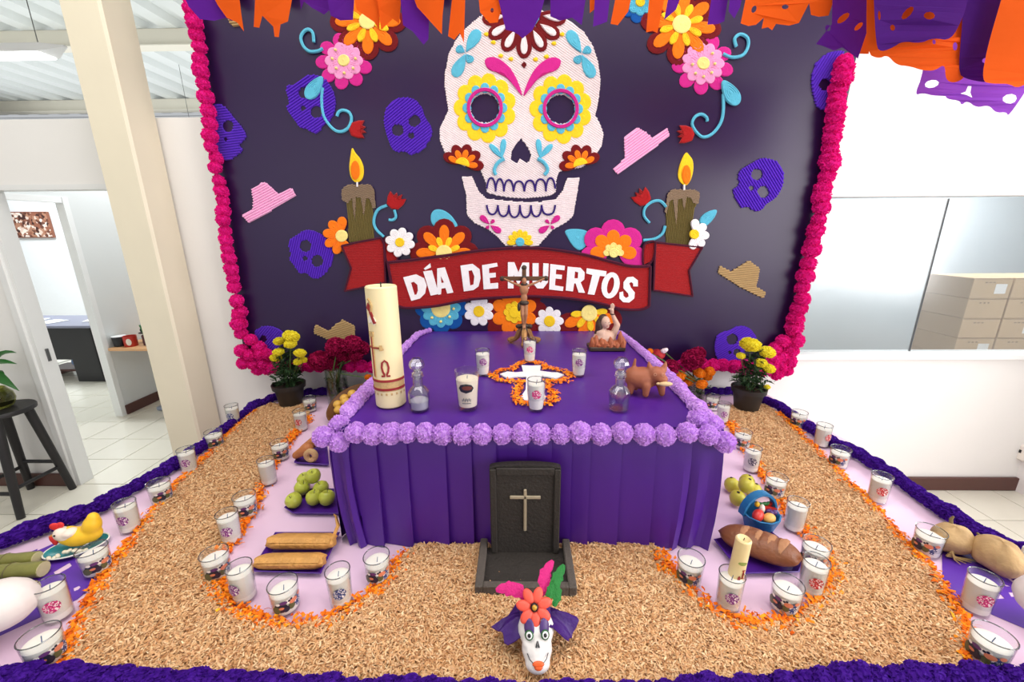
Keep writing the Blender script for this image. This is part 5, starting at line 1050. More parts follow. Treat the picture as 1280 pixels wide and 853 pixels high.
mb.build('crust', mat('bread_crust', (132, 78, 46), .45, .25, 20, .4, 60), lf, 70)
for k in range(4):
    x = -L_ / 2 + L_ * (.32 + .155 * k); pth = [(x + .012 * math.cos(q), .050 * math.cos(q), .036 + .0465 * math.sin(q)) for q in [lerp(.45, 2.5, j / 8) for j in range(9)]]
    mb = MB(); 
    for j, q in enumerate(pth): wv = .013 * math.sin(PI * (j + .6) / 9.2); mb.v += [(q[0] - wv, q[1], q[2] - .003), (q[0], q[1], q[2] + .0008), (q[0] + wv, q[1], q[2] - .003)]
    mb.f = [(j * 3 + a, j * 3 + a + 1, j * 3 + a + 4, j * 3 + a + 3) for j in range(8) for a in (0, 1)]; mb.build('score', mat('bread_score', (176, 124, 86), .7, .2, 40, .4, 80), lf, 60)
# small cream candle leaning at the loaf
p = Wz(912, 752); sc = thing('small_cream_candle', 'slim cream candle with red letter and green sprig in front of the loaf', 'candle', (p.x, p.y, PZ + .002)); sc.rotation_euler = (0, .05, 0)
MB().lathe([(0, 0), (.021, 0), (.0215, .003), (.0205, .215), (.017, .219), (.012, .214), (0, .212)], 20).build('wax_body', mat('aged_cream_wax', (238, 214, 158), .45, .08, 30, trans=.1), sc)
MB().tube([(0, 0, .21), (.001, 0, .22)], .0012, 5).build('wick', MATS['black_wick'], sc)
wrap(.0208, .0, .150, .013, .006, 10).build('sprig', mat('sprig_green', (150, 162, 84), .6, .4, 300), sc)
for a, z, ra, rz in ((.28, .115, .0028, .014), (.28, .128, .006, .002), (.28, .102, .006, .002), (-.15, .10, .004, .010), (-.15, .09, .003, .004)): wrap(.0209, a, z, ra, rz, 8, .001).build('letter_relief', M_rw, sc)
# blue clay basket with fruit
p = Wz(947, 660); bk = thing('blue_clay_basket', 'bright blue clay basket with handle filled with toy fruit', 'basket', (p.x, p.y, PZ + .002), .2)
M_blue = mat('blue_clay', (30, 112, 164), .55, .1, 40, .2, 90)
MB().lathe([(0, 0), (.042, 0), (.047, .006), (.064, .062), (.066, .066), (.061, .067), (.057, .060), (.042, .012), (0, .011)], 11).build('body', M_blue, bk, 45)
hp = [(-.062 * math.cos(q), .012, .058 + .072 * math.sin(q)) for q in [PI * k / 14 for k in range(15)]]; mb = MB()
for i, q in enumerate(hp):
    for dy, dr in ((-.013, 0), (.013, 0), (.013, .009), (-.013, .009)): k = 1 + dr / .068; mb.v.append((q[0] * k, q[1] + dy, .058 + (q[2] - .058) * k))
mb.f = [(i * 4 + a, i * 4 + (a + 1) % 4, i * 4 + 4 + (a + 1) % 4, i * 4 + 4 + a) for i in range(14) for a in range(4)] + [(0, 1, 2, 3), (59, 58, 57, 56)]; mb.build('handle', M_blue, bk, 40)
MB().ell((-.028, -.020, .070), (.026, .018, .020), rot=(0, -.3, .5)).build('strawberry', mat('toy_red', (206, 52, 46), .35, .1), bk); MB().ell((.006, -.034, .064), (.023, .017, .019)).build('peach', mat('toy_peach', (232, 176, 92), .45, .15), bk)
MB().ell((.004, .0, .076), (.010, .010, .020)).build('garlic', mat('toy_white', (236, 230, 222), .4), bk); MB().ell((-.012, .008, .094), (.009, .008, .011)).build('lemon', mat('toy_yellow', (226, 178, 34), .4), bk)
for k in range(5): MB().ell((.030 + .009 * math.cos(k * 1.3), -.016 + .010 * math.sin(k * 1.3), .066 + .003 * k % 2), .009, 8, 6).build('grape', mat('toy_violet', (92, 60, 120), .4), bk)
for a in (.35, -.25): mb = MB().prism([(.030 * math.cos(PI * k / 10 + PI), .020 * math.sin(PI * k / 10 + PI)) for k in range(11)], .010, fn=lambda u, v, d: (.036 + u * math.cos(a), -.004 + .016 * (a > 0) + d, .080 + v + u * math.sin(a))); mb.build('melon_slice', mat('toy_melon', (196, 44, 36), .4), bk, 40)
for k in range(4): MB().ell((.006 + .012 * k - .006, .014, .084 + .003 * math.sin(k)), (.013, .006, .006), 8, 6, rot=(0, .6 - k * .4, 0)).build('toy_leaf', mat('toy_leaf', (36, 110, 48), .4), bk)
# guavas
M_gu = mat('guava', (196, 186, 62), .4, .18, 18); gm = MB().lathe([(r_ * .88, z_ * .9) for r_, z_ in ((0, 0), (.016, .003), (.030, .018), (.034, .036), (.029, .054), (.016, .067), (.006, .069), (0, .066))], 18).mesh('skin', M_gu); gt = MB().lathe([(.004, .058), (.006, .063), (.003, .065), (0, .062)], 8).mesh('calyx', MATS['stem_brown'])
for i, (px, py, z, l) in enumerate(((926, 612, .002, 'yellow guava farthest back beside the purple skirt'), (934, 623, .002, 'yellow guava nearest the blue clay basket'), (917, 632, .002, 'spotted green guava low in the pile by the skirt'), (923, 628, .045, 'yellow guava resting on the other guavas'), (912, 618, .002, 'yellow guava against the purple skirt'))):
    p = Wz(px, py); g = thing('guava', l, 'guava', (p.x + .012, p.y, PZ + z + .004), i, 'guavas by the altar skirt'); g.rotation_euler = (.25 * math.sin(i * 2), .25 * math.cos(i), i); link('skin', gm, g); link('calyx', gt, g)
# fruit bowl tucked under the lilac garland
p = Wz(446, 523); bw = thing('fruit_bowl', 'brown wooden bowl tilted against the altar side', 'bowl', (p.x, p.y, PZ + .062)); bw.rotation_euler = (.42, -.25, 0)
MB().lathe([(0, -.03), (.06, -.03), (.12, .0), (.150, .045), (.152, .050), (.144, .049), (.112, .008), (.055, -.02), (0, -.022)], 30).build('shell', mat('bowl_wood', (106, 66, 32), .5, .2, 20), bw)
tm = MB().ell((0, 0, 0), (.026, .026, .024)).mesh('tejocote', mat('tejocote', (226, 176, 78), .45, .15, 20))
for i, (x, y, z) in enumerate(((-.10, .03, .038), (-.065, .065, .042), (-.02, .085, .044), (-.08, -.02, .040), (-.04, .02, .052), (.02, .04, .05), (-.105, -.02, .06))[:6]):
    q = bw.matrix_basis @ Vector((x, y, z)) if False else (Euler((.42, -.25, 0)).to_matrix() @ Vector((x, y, z)) + Vector(bw.location))
    tag(link('tejocote', tm, None, q), 'small yellow hawthorn fruit in the tilted wooden bowl', 'fruit', 'yellow fruits in the wooden bowl')
# ================================================================ CORNER OFFERINGS
p = Wz(98, 688); cdish = thing('teal_dish', 'oval teal dish with white rim holding popcorn under the toy chicken', 'dish', (p.x, p.y, PZ + .002), .45); cdish.scale = (.78, .85, .8)
mb = MB(); sg = 28
for r, z in ((.5, 0), (.85, .010), (1.0, .020), (.97, .022), (.83, .013), (.4, .005)): mb.v += [(.108 * r * math.cos(2 * PI * k / sg), .066 * r * math.sin(2 * PI * k / sg), z) for k in range(sg)]
mb.f = [(i * sg + k, i * sg + (k + 1) % sg, (i + 1) * sg + (k + 1) % sg, (i + 1) * sg + k) for i in range(5) for k in range(sg)] + [tuple(range(sg - 1, -1, -1)), tuple(5 * sg + k for k in range(sg))]
mb.build('bowl', mat('teal_glaze', (24, 132, 140), .25, .1), cdish); MB().tube([(.107 * math.cos(2 * PI * k / sg), .0655 * math.sin(2 * PI * k / sg), .021) for k in range(sg)], .003, 6, True).build('rim', mat('white_glaze', (236, 236, 230), .25), cdish)
for k in range(9): mb = MB(); [mb.ell((-.07 + .015 * k + random.uniform(-.006, .006), -.040 + .012 * math.sin(k * .8 - 2.0) + random.uniform(-.008, .008), .018 + random.uniform(0, .008)), (.008, .008, .007), 8, 5) for _ in range(2)]; mb.build('popcorn', mat('popcorn', (232, 224, 204), .8, .1, 60), cdish)
hn = thing('toy_chicken', 'yellow toy chicken with white face and red comb sitting in the teal dish', 'toy', (p.x + .005, p.y + .012, PZ + .014), .35); hn.scale = (.74, .74, .80)
M_yl = mat('chicken_yellow', (244, 194, 40), .5, .1, 20); b_ = MB()
b_.ell((.01, 0, .042), (.078, .045, .042)).ell((.055, 0, .082), (.036, .036, .05), rot=(0, .35, 0)).ell((.067, 0, .115), (.024, .024, .028)).ell((-.035, 0, .055), (.04, .038, .04)); blob('body', b_, M_yl, .006, hn, 4)
b_ = MB(); b_.ell((-.055, -.004, .072), (.030, .029, .031)).ell((-.035, -.006, .062), (.036, .033, .03)).ell((-.02, -.014, .075), (.03, .03, .018)); blob('face', b_, mat('chicken_white', (240, 222, 206), .5, .03), .005, hn, 3)
M_cr = mat('comb_red', (214, 44, 44), .5, .06)
MB().ell((-.068, -.006, .112), (.020, .007, .017), rot=(0, .3, 0)).ell((-.050, -.004, .113), (.014, .007, .014)).build('comb', M_cr, hn); MB().ell((-.088, -.008, .052), (.010, .008, .022), rot=(0, -.3, 0)).ell((-.080, -.014, .046), (.010, .007, .018)).build('wattle', M_cr, hn)
MB().tube([(-.078, -.006, .074), (-.100, -.008, .070)], [.008, .001], 8).build('beak', mat('beak', (236, 160, 60), .5), hn)
MB().ell((-.064, -.031, .082), (.004, .003, .0045), 8, 6).build('eye', M_bk, hn); MB().ell((-.040, .018, .094), (.005, .003, .0045), 8, 6).build('eye', M_bk, hn)
# sugar cane
M_cane = mat('sugar_cane', (128, 126, 62), .5, .55, 16, .25, 40); M_cut = mat('cane_cut', (206, 196, 150), .8, .1, 60)
for a, b, r, z, l in (((-60, 716), (49, 705), .021, .021, 'sugar cane piece farthest back, next to the teal dish'), ((-55, 730), (57, 720), .024, .024, 'thick sugar cane piece with a knot and split end'), ((-60, 756), (44, 747), .025, .025, 'sugar cane piece nearest the white plaster skull')):
    A, B = Wz(*a), Wz(*b); t = thing('sugar_cane', l, 'sugar cane', (B.x, B.y, PZ + z + .0025), 0, 'cut sugar cane pieces'); d = A - B; n_ = 14; pth = [tuple(d * (k / n_)) for k in range(n_ + 1)]
    MB().tube(pth, [r * (1 + (.10 if k in (5, 10) else .02 * math.sin(k))) for k in range(n_ + 1)], 12).build('stalk', M_cane, t)
    for k in (5, 10): c_ = d * (k / n_); u = d.normalized() * .003; MB().tube([tuple(c_ - u), tuple(c_), tuple(c_ + u)], [r * 1.05, r * 1.16, r * 1.05], 12, cap=False).build('knot', mat('cane_knot', (92, 84, 52), .7, .2), t)
    u = d.normalized() * .002; MB().tube([tuple(-u), tuple(u)], r * .93, 12).build('cut_end', M_cut, t)
# plaster skulls at both ends
M_pl = mat('plaster', (232, 222, 218), .6, .04, 12, .05, 30)
def plaster(label, loc, rz, s_=1.0):
    t = thing('plaster_skull', label, 'skull', loc, rz, 'white plaster skulls at the platform front'); t.scale = (s_, s_, s_); b_ = MB()
    b_.ell((0, .02, .105), (.066, .082, .066)).ell((0, -.035, .07), (.052, .045, .045)).ell((0, -.045, .030), (.038, .036, .030)).ell((-.045, -.03, .066), (.016, .02, .016)).ell((.045, -.03, .066), (.016, .02, .016)); blob('bone', b_, M_pl, .006, t, 3)
    for k in (-1, 1): MB().ell((k * .024, -.074, .078), (.015, .010, .015)).build('eye_socket', mat('socket_dark', (46, 38, 40), .7), t)
    MB().prism([(-.009, .048), (.009, .048), (0, .064)], .006, fn=lambda u, v, d: (u, -.083 + d, v)).build('nose_hole', MATS['socket_dark'], t, False)
    for k in range(6): MB().rbox((-.02 + k * .008, -.081 + .0006 * (k - 2.5) ** 2, .028), (.0072, .006, .016), .002).build('tooth', M_pl, t, 30)
    MB().tube([(-.026, -.076, .019), (0, -.084, .018), (.026, -.076, .019)], .0014, 5).build('mouth_line', MATS['socket_dark'], t)
q = Wz(8, 812); plaster('white plaster skull beside the sugar cane', (q.x - .045, q.y + .02, PZ + .002), -1.0, 1.0)
q = Wz(1322, 800); plaster('white plaster skull near the jicama end of the platform', (q.x, q.y, PZ + .002), .9, 1.0)
# jicamas
M_ji = mat('jicama_skin', (190, 156, 108), .7, .5, 14, .5, 40)
for px, py, r, l, tl in ((1197, 697, .055, 'jicama with a short upright stem and hairy roots by the glass candle', .2), (1246, 722, .061, 'rounder streaked jicama behind the pink print candle', 1.2)):
    p = Wz(px, py); t = thing('jicama', l, 'jicama', (p.x + (0 if px < 1220 else .022), p.y + .03, PZ + .003), tl, 'jicamas on the purple paper'); mb = MB(); sg, rg_ = 22, 14
    for i in range(rg_ + 1):
        a = PI * i / rg_
        for k in range(sg): q = 2 * PI * k / sg; d = Vector((math.sin(a) * math.cos(q), math.sin(a) * math.sin(q), -math.cos(a))); h = 1 + .10 * noise.noise(d * 1.6 + Vector((px, 0, 0))) + .03 * math.cos(4 * q); mb.v.append((d.x * r * 1.18 * h, d.y * r * .95 * h, r * .84 + d.z * r * .84 * h))
    mb.f = [(i * sg + k, i * sg + (k + 1) % sg, (i + 1) * sg + (k + 1) % sg, (i + 1) * sg + k) for i in range(rg_) for k in range(sg)]; mb.build('tuber', M_ji, t, 80)
    MB().tube([(.01, .02, r * 1.6), (.012, .024, r * 1.85), (.016, .022, r * 2.05)] if px < 1220 else [(r * 1.05, .0, r * .9), (r * 1.3, .005, r * .95), (r * 1.45, .01, r * 1.05)], [.006, .005, .003], 7).build('stem', mat('jicama_stem', (120, 100, 66), .8, .2, 30), t)
    for k in range(5): MB().tube([(-r * .7 - .004 * k, -r * .5, r * .55 - .005 * k), (-r * .9 + .008 * k, -r * .85, r * .2), (-r * .8 + .022 * k, -r * 1.1, .004)], [.004, .0025, .001], 5).build('root_hair', mat('root_hair', (170, 140, 92), .8), t)
p = Wz(1290, 722); pk = thing('green_white_packet', 'small white packet with a green band beside the round jicama', 'packet', (p.x, p.y + .02, PZ + .002), .4)
MB().rbox((0, 0, .05), (.07, .03, .10), .006).build('packet_body', mat('packet_white', (232, 234, 236), .4), pk, 30); MB().rbox((0, 0, .045), (.072, .032, .03), .004).build('green_band', mat('packet_green', (70, 140, 50), .4), pk, 30)
# ================================================================ FLOWERS
M_leaf = mat('marigold_leaf', (38, 66, 34), .6, .3, 30); M_pot = mat('black_pot', (36, 34, 34), .5, .08, 20); M_soil = mat('soil', (52, 38, 28), .95, .3, 60, .6, 120); M_stem = mat('green_stem', (74, 98, 46), .6, .2, 20)
M_yel = mat('yellow_marigold', (252, 236, 60), .7, .10, 8, .1, 20, transl=.3); M_omar = mat('orange_marigold', (255, 152, 20), .7, .12, 8, .1, 20, transl=.3); M_cox = mat('cockscomb', (148, 12, 66), .85, .25, 8, .3, 9, spec=.15)
ym = [frill('yellow_bloom', M_yel, 120, s + 40, .72) for s in range(2)]; om_ = [frill('orange_bloom', M_omar, 110, s + 50, .8) for s in range(2)]; cm = [frill('cockscomb_bloom', M_cox, 130, s + 60, .9) for s in range(2)]
def leafcloud(c, r, n_, ln, wd, m, name, parent, droop=.3):
    mb = MB()
    for _ in range(n_):
        d = Vector((random.gauss(0, 1), random.gauss(0, 1), random.gauss(0, 1))).normalized() * random.random() ** .45; q = Vector((c[0] + d.x * r[0], c[1] + d.y * r[1], c[2] + d.z * r[2]))
        a = random.uniform(0, 6.3); t = Vector((math.cos(a), math.sin(a), random.uniform(-.5, .8))).normalized(); s_ = t.cross(Vector((0, 0, 1))).normalized(); L_ = ln * random.uniform(.6, 1.3)
        for k in (-1, 1):   # feathered leaf: stalk blade and side lobes
            mb.add([q, q + t * L_ * .5 + s_ * wd * k, q + t * L_ + Vector((0, 0, -L_ * droop))], [(0, 1, 2)])
        for u in (.3, .55, .8):
            for k in (-1, 1): b = q + t * L_ * u; mb.add([b, b + (s_ * k + t * .7) * L_ * .3 + Vector((0, 0, .002)), b + t * wd], [(0, 1, 2)])
    o = mb.build(name, m, parent, False); o['kind'] = 'stuff'; return o
def marigold(label, base, blooms, yc):
    p = Wz(*base); t = thing('potted_marigold', label, 'potted plant', (p.x, p.y, PZ + .012), 0, 'potted yellow marigolds by the board')
    MB().lathe([(0, 0), (.062, 0), (.066, .004), (.083, .108), (.094, .110), (.097, .138), (.090, .139), (.086, .118), (.06, .10), (0, .10)], 28).build('pot', M_pot, t)
    MB().lathe([(0, .118), (.05, .121), (.084, .116), (.084, .108), (0, .106)], 20).build('soil', M_soil, t)
    leafcloud((0, 0, .20), (.085, .075, .075), 190, .05, .006, M_leaf, 'foliage', t); leafcloud((.0, 0, .29), (.055, .05, .08), 110, .045, .006, M_leaf, 'upper_foliage', t)
    for i, (px, py, r) in enumerate(blooms):
        q = oy(px, py, p.y + yc + .02 * math.sin(i * 2.1)); l = Vector((q.x - p.x, q.y - p.y, q.z - PZ - .012))
        b = link('bloom', ym[i % 2], t, l, (random.uniform(-.3, .3), random.uniform(-.3, .3), i), (r, r, r))
        MB().tube([(l.x * .15, l.y * .2, .11), (l.x * .6, l.y * .6, lerp(.11, l.z, .6)), (l.x, l.y, l.z - r * .4)], .003, 5).build('stem', M_stem, t)
marigold('yellow marigold in a dark pot beneath the board corner near the column', (365, 507), [(364, 420.5, .049), (349, 426.5, .035), (363, 430, .038), (348, 440, .033), (345, 447.5, .037), (375, 441.5, .036), (373, 452, .030), (379.5, 450, .024)], -.03)
marigold('yellow marigold in a dark pot beneath the board corner by the store window', (932, 513), [(938, 431, .058), (959, 440, .045), (951, 454, .036), (961, 461, .036), (926, 445, .026), (959, 484, .018)], -.02)
M_vg = glass('vase_glass', (.86, .9, .86), .8, .03, .06)
def vase(label, base, rad, hgt, blooms, stems=6):
    p = Wz(*base); t = thing('flower_vase', label, 'vase', (p.x, p.y, PZ + .003), 0, 'glass vases of cut flowers behind the altar')
    g = MB().lathe([(0, 0), (rad * .94, 0), (rad, .006), (rad, hgt), (rad - .004, hgt), (rad - .005, .012), (0, .010)], 24).build('glass', M_vg, t)
    MB().lathe([(0, .012), (rad - .007, .012), (rad - .007, hgt * .6), (0, hgt * .6)], 20).build('water', glass('vase_water', (.72, .78, .66), .5, .03, .02), t)
    for i, (px, py, r, ms) in enumerate(blooms):
        q = oy(px, py, p.y - .02 + .03 * math.sin(i * 1.7)); l = Vector((q.x - p.x, q.y - p.y, q.z - PZ)); link('bloom', ms[i % 2] if isinstance(ms, list) else ms, t, l, (random.uniform(-.4, .4), random.uniform(-.4, .4), i * 1.3), (r, r, r))
        a = i * 2.4; MB().tube([(-.02 * math.cos(a), -.02 * math.sin(a), .015), (rad * .6 * math.cos(a), rad * .6 * math.sin(a), hgt * .9), (l.x, l.y, l.z - r * .3)], .004, 6).build('stem', M_stem, t)
    leafcloud((0, 0, hgt * .5), (rad * .6, rad * .6, hgt * .4), 26, .05, .010, M_stem, 'leaves', t)
wm = ruffle('white_bloom', mat('white_petal', (236, 214, 222), .7, .1), 3, 4, .2, 70, .6); rm = ruffle('red_bloom', mat('red_petal', (168, 20, 34), .7, .15), 3, 4, .2, 71, .8)
vase('glass vase of dark magenta cockscomb beside the fruit bowl', (424, 503), .065, .24, [(400, 452, .072, cm), (414, 455, .056, cm), (421, 434, .066, cm), (440, 431, .062, cm), (452, 436, .050, cm), (430, 443, .055, cm), (445, 445, .045, cm), (460, 472, .022, om_)])
vase('glass vase of orange marigolds and cockscomb beyond the clay dog', (868, 503), .05, .15, [(849, 470, .040, om_), (862, 477, .042, om_), (874, 467, .038, om_), (877, 481, .036, om_), (887, 465, .034, om_), (884, 472, .030, om_), (866, 450, .070, cm), (838, 460, .055, cm), (872, 443, .05, cm), (823, 444, .038, rm), (812, 440, .022, om_), (830, 439, .024, wm)])
# ================================================================ STOOL AND PLANT BY THE DOORWAY
sx, sy = -3.40, -.205
sl = thing('wooden_stool', 'black painted round wooden stool with splayed legs by the doorway', 'stool', (sx, sy, .001)); M_blk = mat('black_wood', (30, 28, 30), .5, .15, 20, .1, 40)
MB().lathe([(0, .675), (.150, .675), (.163, .682), (.165, .700), (.160, .708), (0, .710)], 32).build('seat', M_blk, sl)
lg_ = [(.115, -.165), (.115, .155), (-.20, -.165), (-.20, .155)]; tp = [(.075, -.085), (.075, .085), (-.095, -.085), (-.095, .085)]
for (fx_, fy_), (tx_, ty_) in zip(lg_, tp): MB().tube([(fx_, fy_, 0), (lerp(fx_, tx_, .5), lerp(fy_, ty_, .5), .34), (tx_, ty_, .68)], [.021, .024, .026], 10).build('leg', M_blk, sl)
for a, b, z in ((0, 1, .20), (2, 3, .20), (0, 2, .17), (1, 3, .24)):
    f = lambda i: (lerp(lg_[i][0], tp[i][0], z / .68), lerp(lg_[i][1], tp[i][1], z / .68), z); MB().tube([f(a), f(b)], .013, 8).build('stretcher', M_blk, sl)
pj = thing('jar_plant', 'leafy green plant in a round olive glass jar on the black stool', 'potted plant', (sx - .015, sy + .01, .711))
MB().lathe([(0, 0), (.055, 0), (.075, .015), (.088, .055), (.082, .095), (.062, .125), (.058, .135), (.054, .134), (.058, .122), (.077, .093), (.083, .055), (.070, .020), (0, .012)], 28).build('jar', glass('olive_glass', (.62, .64, .30), .8, .03, .06), pj)
MB().lathe([(0, .014), (.068, .020), (.081, .055), (.076, .085), (0, .085)], 20).build('water', glass('olive_water', (.55, .52, .18), .4, .03, .03), pj)
M_pl2 = mat('glossy_leaf', (40, 96, 40), .3, .25, 12, .1, 30, transl=.1)
def blade(path, wd, name='leaf', parent=None):
    mb = MB(); path = [Vector(q) for q in path]; n_ = len(path)
    for i, q in enumerate(path):
        t = (path[min(n_ - 1, i + 1)] - path[max(0, i - 1)]).normalized(); s_ = t.cross(Vector((0, -.5, 1))).normalized(); u = i / (n_ - 1); wv = wd * math.sin(PI * min(1, .06 + u ** .8 * .94)) + .001; up_ = s_.cross(t)
        for k in (-1, -.5, 0, .5, 1): mb.v.append(tuple(q + s_ * (k * wv) + up_ * (abs(k) * wv * .25)))
    mb.f = [(i * 5 + a, i * 5 + a + 1, i * 5 + a + 6, i * 5 + a + 5) for i in range(n_ - 1) for a in range(4)]; return mb.build(name, M_pl2, parent)
def bez(a, b, c, n_=9): a, b, c = Vector(a), Vector(b), Vector(c); return [tuple(a * (1 - t) ** 2 + b * 2 * t * (1 - t) + c * t * t) for t in [k / (n_ - 1) for k in range(n_)]]
for a, b, c, wd in (((0, 0, .15), (.08, -.05, .28), (.24, -.06, .13), .032), ((0, 0, .17), (.05, -.02, .32), (.20, .0, .27), .030), ((0, 0, .16), (.03, -.12, .22), (.12, -.16, .14), .04), ((0, 0, .16), (-.05, -.1, .3), (-.02, -.2, .2), .045), ((0, 0, .2), (.0, 0, .4), (.12, -.02, .46), .03), ((0, 0, .17), (-.08, .0, .3), (-.22, -.03, .25), .04), ((0, 0, .17), (-.02, .08, .34), (.06, .12, .3), .035), ((0, 0, .14), (.05, -.06, .2), (.13, -.09, .22), .034), ((0, 0, .15), (.06, .0, .24), (.16, -.04, .20), .03)):
    a, b, c = [tuple(Vector(q) * 1.12) for q in (a, b, c)]; blade(bez(a, b, c), wd * 1.2, 'leaf', pj); MB().tube([(0, 0, .03), tuple(Vector(a) * .9), a], .004, 5).build('stem', M_stem, pj)
# ================================================================ OFFICES BEYOND THE DOORWAY
M_desk = mat('desk_wood', (216, 166, 118), .45, .08, 10); M_legm = mat('desk_leg', (150, 160, 180), .4, .05, metal=.3)
dk = thing('wall_desk', 'pale wooden desk with a grey metal leg against the office wall', 'desk', (SX + .42, 1.75, .001))
MB().rbox((0, 0, .705), (.80, 1.15, .028), .004).build('desktop', M_desk, dk, 30)
for yy in (-.45, .5): MB().rbox((.20, yy, .35), (.05, .06, .68), .004).build('leg', M_legm, dk, 30); MB().rbox((.10, yy, .03), (.52, .06, .04), .006).build('foot', M_legm, dk, 30)
zt = .7205; yb_ = 1.75
cp = thing('printed_cup', 'black and red printed cup lying at the desk corner', 'cup', (SX + .065, 1.27, zt)); MB().lathe([(0, 0), (.040, 0), (.050, .005), (.058, .10), (.055, .10), (.046, .008), (0, .006)], 20).build('cup_body', mat('cup_black', (26, 26, 30), .35), cp); MB().lathe([(.056, .099), (.059, .101), (.056, .104)], 20).build('rim', M_alu, cp)
cp2 = thing('red_mug', 'red mug with a white blotch next to the black cup', 'cup', (SX + .175, 1.27, zt)); MB().lathe([(0, 0), (.052, 0), (.055, .004), (.055, .105), (.051, .105), (.05, .008), (0, .008)], 20).build('mug_body', mat('mug_red', (186, 46, 34), .35), cp2); wrap(.055, .5, .05, .022, .035, 12).build('white_patch', mat('mug_white', (232, 224, 208), .4), cp2); wrap(.055, -1.0, .06, .012, .04, 12).build('white_patch', MATS['mug_white'], cp2)
ph = thing('pen_pot', 'mesh pen pot full of pens and markers on the office desk', 'pen pot', (SX + .31, 1.33, zt)); MB().lathe([(0, 0), (.05, 0), (.052, .10), (.049, .10), (.048, .004), (0, .004)], 16).build('pot_body', mat('pot_mesh', (90, 60, 66), .5), ph)
for k, c in enumerate(((40, 60, 140), (130, 60, 160), (190, 210, 60), (30, 30, 34), (60, 120, 70), (40, 60, 120))): a = k * 1.05; MB().tube([(.015 * math.cos(a), .015 * math.sin(a), .01), (.045 * math.cos(a), .045 * math.sin(a), .19 + .02 * math.sin(k * 2))], .007, 6).build('pen', mat('pen_%d' % k, c, .4), ph)
cl = thing('desk_camera', 'small black desk device beside the pen pot', 'device', (SX + .21, 1.42, zt)); MB().lathe([(0, 0), (.045, 0), (.045, .012), (.012, .02), (.010, .10), (0, .10)], 14).build('stand', M_blk, cl); MB().ell((0, 0, .13), (.05, .04, .03)).build('head', M_blk, cl); MB().lathe([(.06, .10), (.062, .105), (.058, .108)], 16).build('collar', M_blk, cl)
sp = thing('spray_bottle', 'clear teal bottle with purple cap on the office desk', 'bottle', (SX + .39, 1.28, zt)); MB().lathe([(0, 0), (.032, 0), (.034, .09), (.03, .13), (.014, .15), (.014, .17)], 16).build('bottle_body', mat('bottle_teal', (130, 180, 176), .3), sp); MB().lathe([(0, .165), (.017, .165), (.016, .195), (0, .197)], 12).build('cap', mat('cap_purple', (110, 60, 160), .4), sp)
bkd = thing('black_desk', 'black office desk with grey top and papers in the far office', 'desk', (-6.05, 2.45, .001))
MB().rbox((0, 0, .72), (1.62, .66, .03), .004).build('desktop', mat('desk_grey', (128, 130, 150), .4, .04), bkd, 30); M_bkd = mat('desk_black', (24, 24, 28), .5, .06)
MB().box((0, -.29, .50), (1.58, .02, .41)).build('front_panel', M_bkd, bkd, False); MB().box((.62, -.29, .15), (.34, .02, .29)).build('front_panel', M_bkd, bkd, False); MB().box((-.70, -.29, .15), (.18, .02, .29)).build('front_panel', M_bkd, bkd, False)
for xx in (-.79, .79): MB().box((xx, 0, .35), (.02, .6, .70)).build('side_panel', M_bkd, bkd, False)
for k, (x, y, a, l) in enumerate(((-.25, -.05, .3, 'white paper sheets spread on the black desk'), (.1, -.1, -.2, 'loose white paper near the black desk edge'), (.55, .0, .5, 'small stack of white notes on the black desk'))): tag(MB().rbox((-6.05 + x, 2.45 + y, .738 + .003), (.30 - .06 * k, .21, .006 + .008 * (k == 0)), .001, a).build('paper_sheets', mat('paper', (236, 238, 240), .7, .03), None, 30), l, 'paper', 'papers on the black desk')
fb = thing('foot_shelf', 'dark wooden foot shelf with a bag under the black desk', 'shelf', (-5.9, 2.45, .001)); MB().rbox((0, 0, .10), (.62, .30, .03), .004).build('board', M_dark, fb, 30)
for xx in (-.27, .27): MB().rbox((xx, 0, .042), (.05, .26, .084), .004).build('foot', M_dark, fb, 30)
bg = thing('blue_bag', 'blue plastic bag on the foot shelf under the black desk', 'bag', (-5.85, 2.42, .117)); b_ = MB().ell((0, 0, .07), (.07, .06, .07)).ell((.01, 0, .15), (.04, .04, .06)); blob('bag_body', b_, mat('bag_blue', (110, 140, 190), .4, .2, 20, .5, 30), .012, bg, 2)
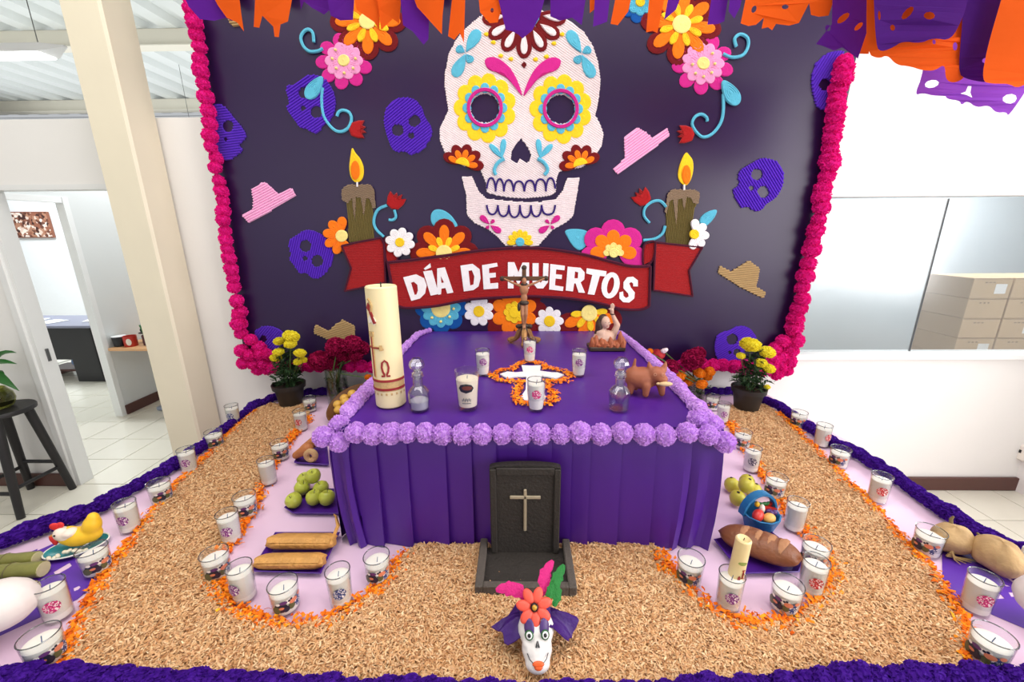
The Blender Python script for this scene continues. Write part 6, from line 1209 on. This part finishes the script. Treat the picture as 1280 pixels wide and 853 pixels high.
pf = thing('framed_picture', 'brown and white mosaic picture on the far office wall', 'picture', (-7.76, 3.985, 1.965)); MB().rbox((0, 0, 0), (.62, .035, .40), .004).build('frame', mat('frame_brown', (138, 84, 62), .5, .1), pf, 30); MB().box((.012, -.019, 0), (.57, .006, .37)).build('mosaic', speckle('mosaic', [(70, 44, 40), (150, 96, 76), (226, 200, 186), (110, 70, 58), (240, 226, 216), (176, 128, 104)], 26, .5), pf, False)
# ================================================================ STORE ROOM BOXES
M_card = mat('cardboard', (196, 168, 132), .8, .06, 10); M_tape = mat('box_tape', (176, 146, 108), .4); M_lab = mat('box_label', (238, 238, 236), .6)
cols_ = [(3.49, .305), (3.80, .31), (4.12, .31)]
for ci, (x0, wd) in enumerate(cols_):
    for r in range(9):
        z = .012 + r * .1585; nm = ('top', 'second', 'third', 'fourth', 'fifth', 'sixth', 'seventh', 'eighth', 'bottom')[8 - r]
        b = thing('cardboard_box', 'cardboard carton %s from the top in the %s stack behind the store glass' % (nm if nm != 'top' else 'first', ('stack nearest the glass seam', 'middle', 'inner')[ci] if ci else 'seam side'), 'box', (x0 + wd / 2, .78, z), 0, 'cardboard cartons in the store room')
        MB().rbox((0, 0, .078), (wd - .008, .36, .156), .003).build('carton', M_card, b, 30); MB().box((0, -.1812, .150), (wd - .02, .001, .004)).build('flap_line', mat('flap_shadow', (120, 98, 72), .9), b, False)
        for k in (-1, 0, 1): MB().box((-.02 + k * .03, -.1812, .122), (.016, .001, .009)).build('stamp', mat('box_stamp', (120, 100, 84), .8), b, False)
        if (ci, r) in ((0, 8), (1, 6), (0, 5), (2, 7)): MB().box((.07, -.1815, .072), (.085, .001, .075)).build('label', M_lab, b, False)
    tag(MB().box((x0 + wd / 2, .78, .0055), (wd - .01, .38, .009)).build('pallet_sheet', M_card, None, False), 'flat board under the %s cardboard stack' % ('seam side', 'middle', 'inner')[ci], 'board')
# socket box on the right wall
def ox(px, py, x): d = ray(px, py); return CAM + d * ((x - CAM.x) / d.x)
q = ox(1279, 566, 3.50); sb_ = thing('wall_socket', 'white plastic socket box on the return wall', 'socket', (3.519, q.y - .03, q.z)); MB().rbox((-.021, 0, 0), (.04, .14, .11), .008).build('housing', mat('socket_white', (236, 230, 220), .4), sb_, 30)
for k in (-1, 1): MB().box((-.0425, .03 * k, .01), (.003, .012, .022)).build('slot', M_bk, sb_, False)
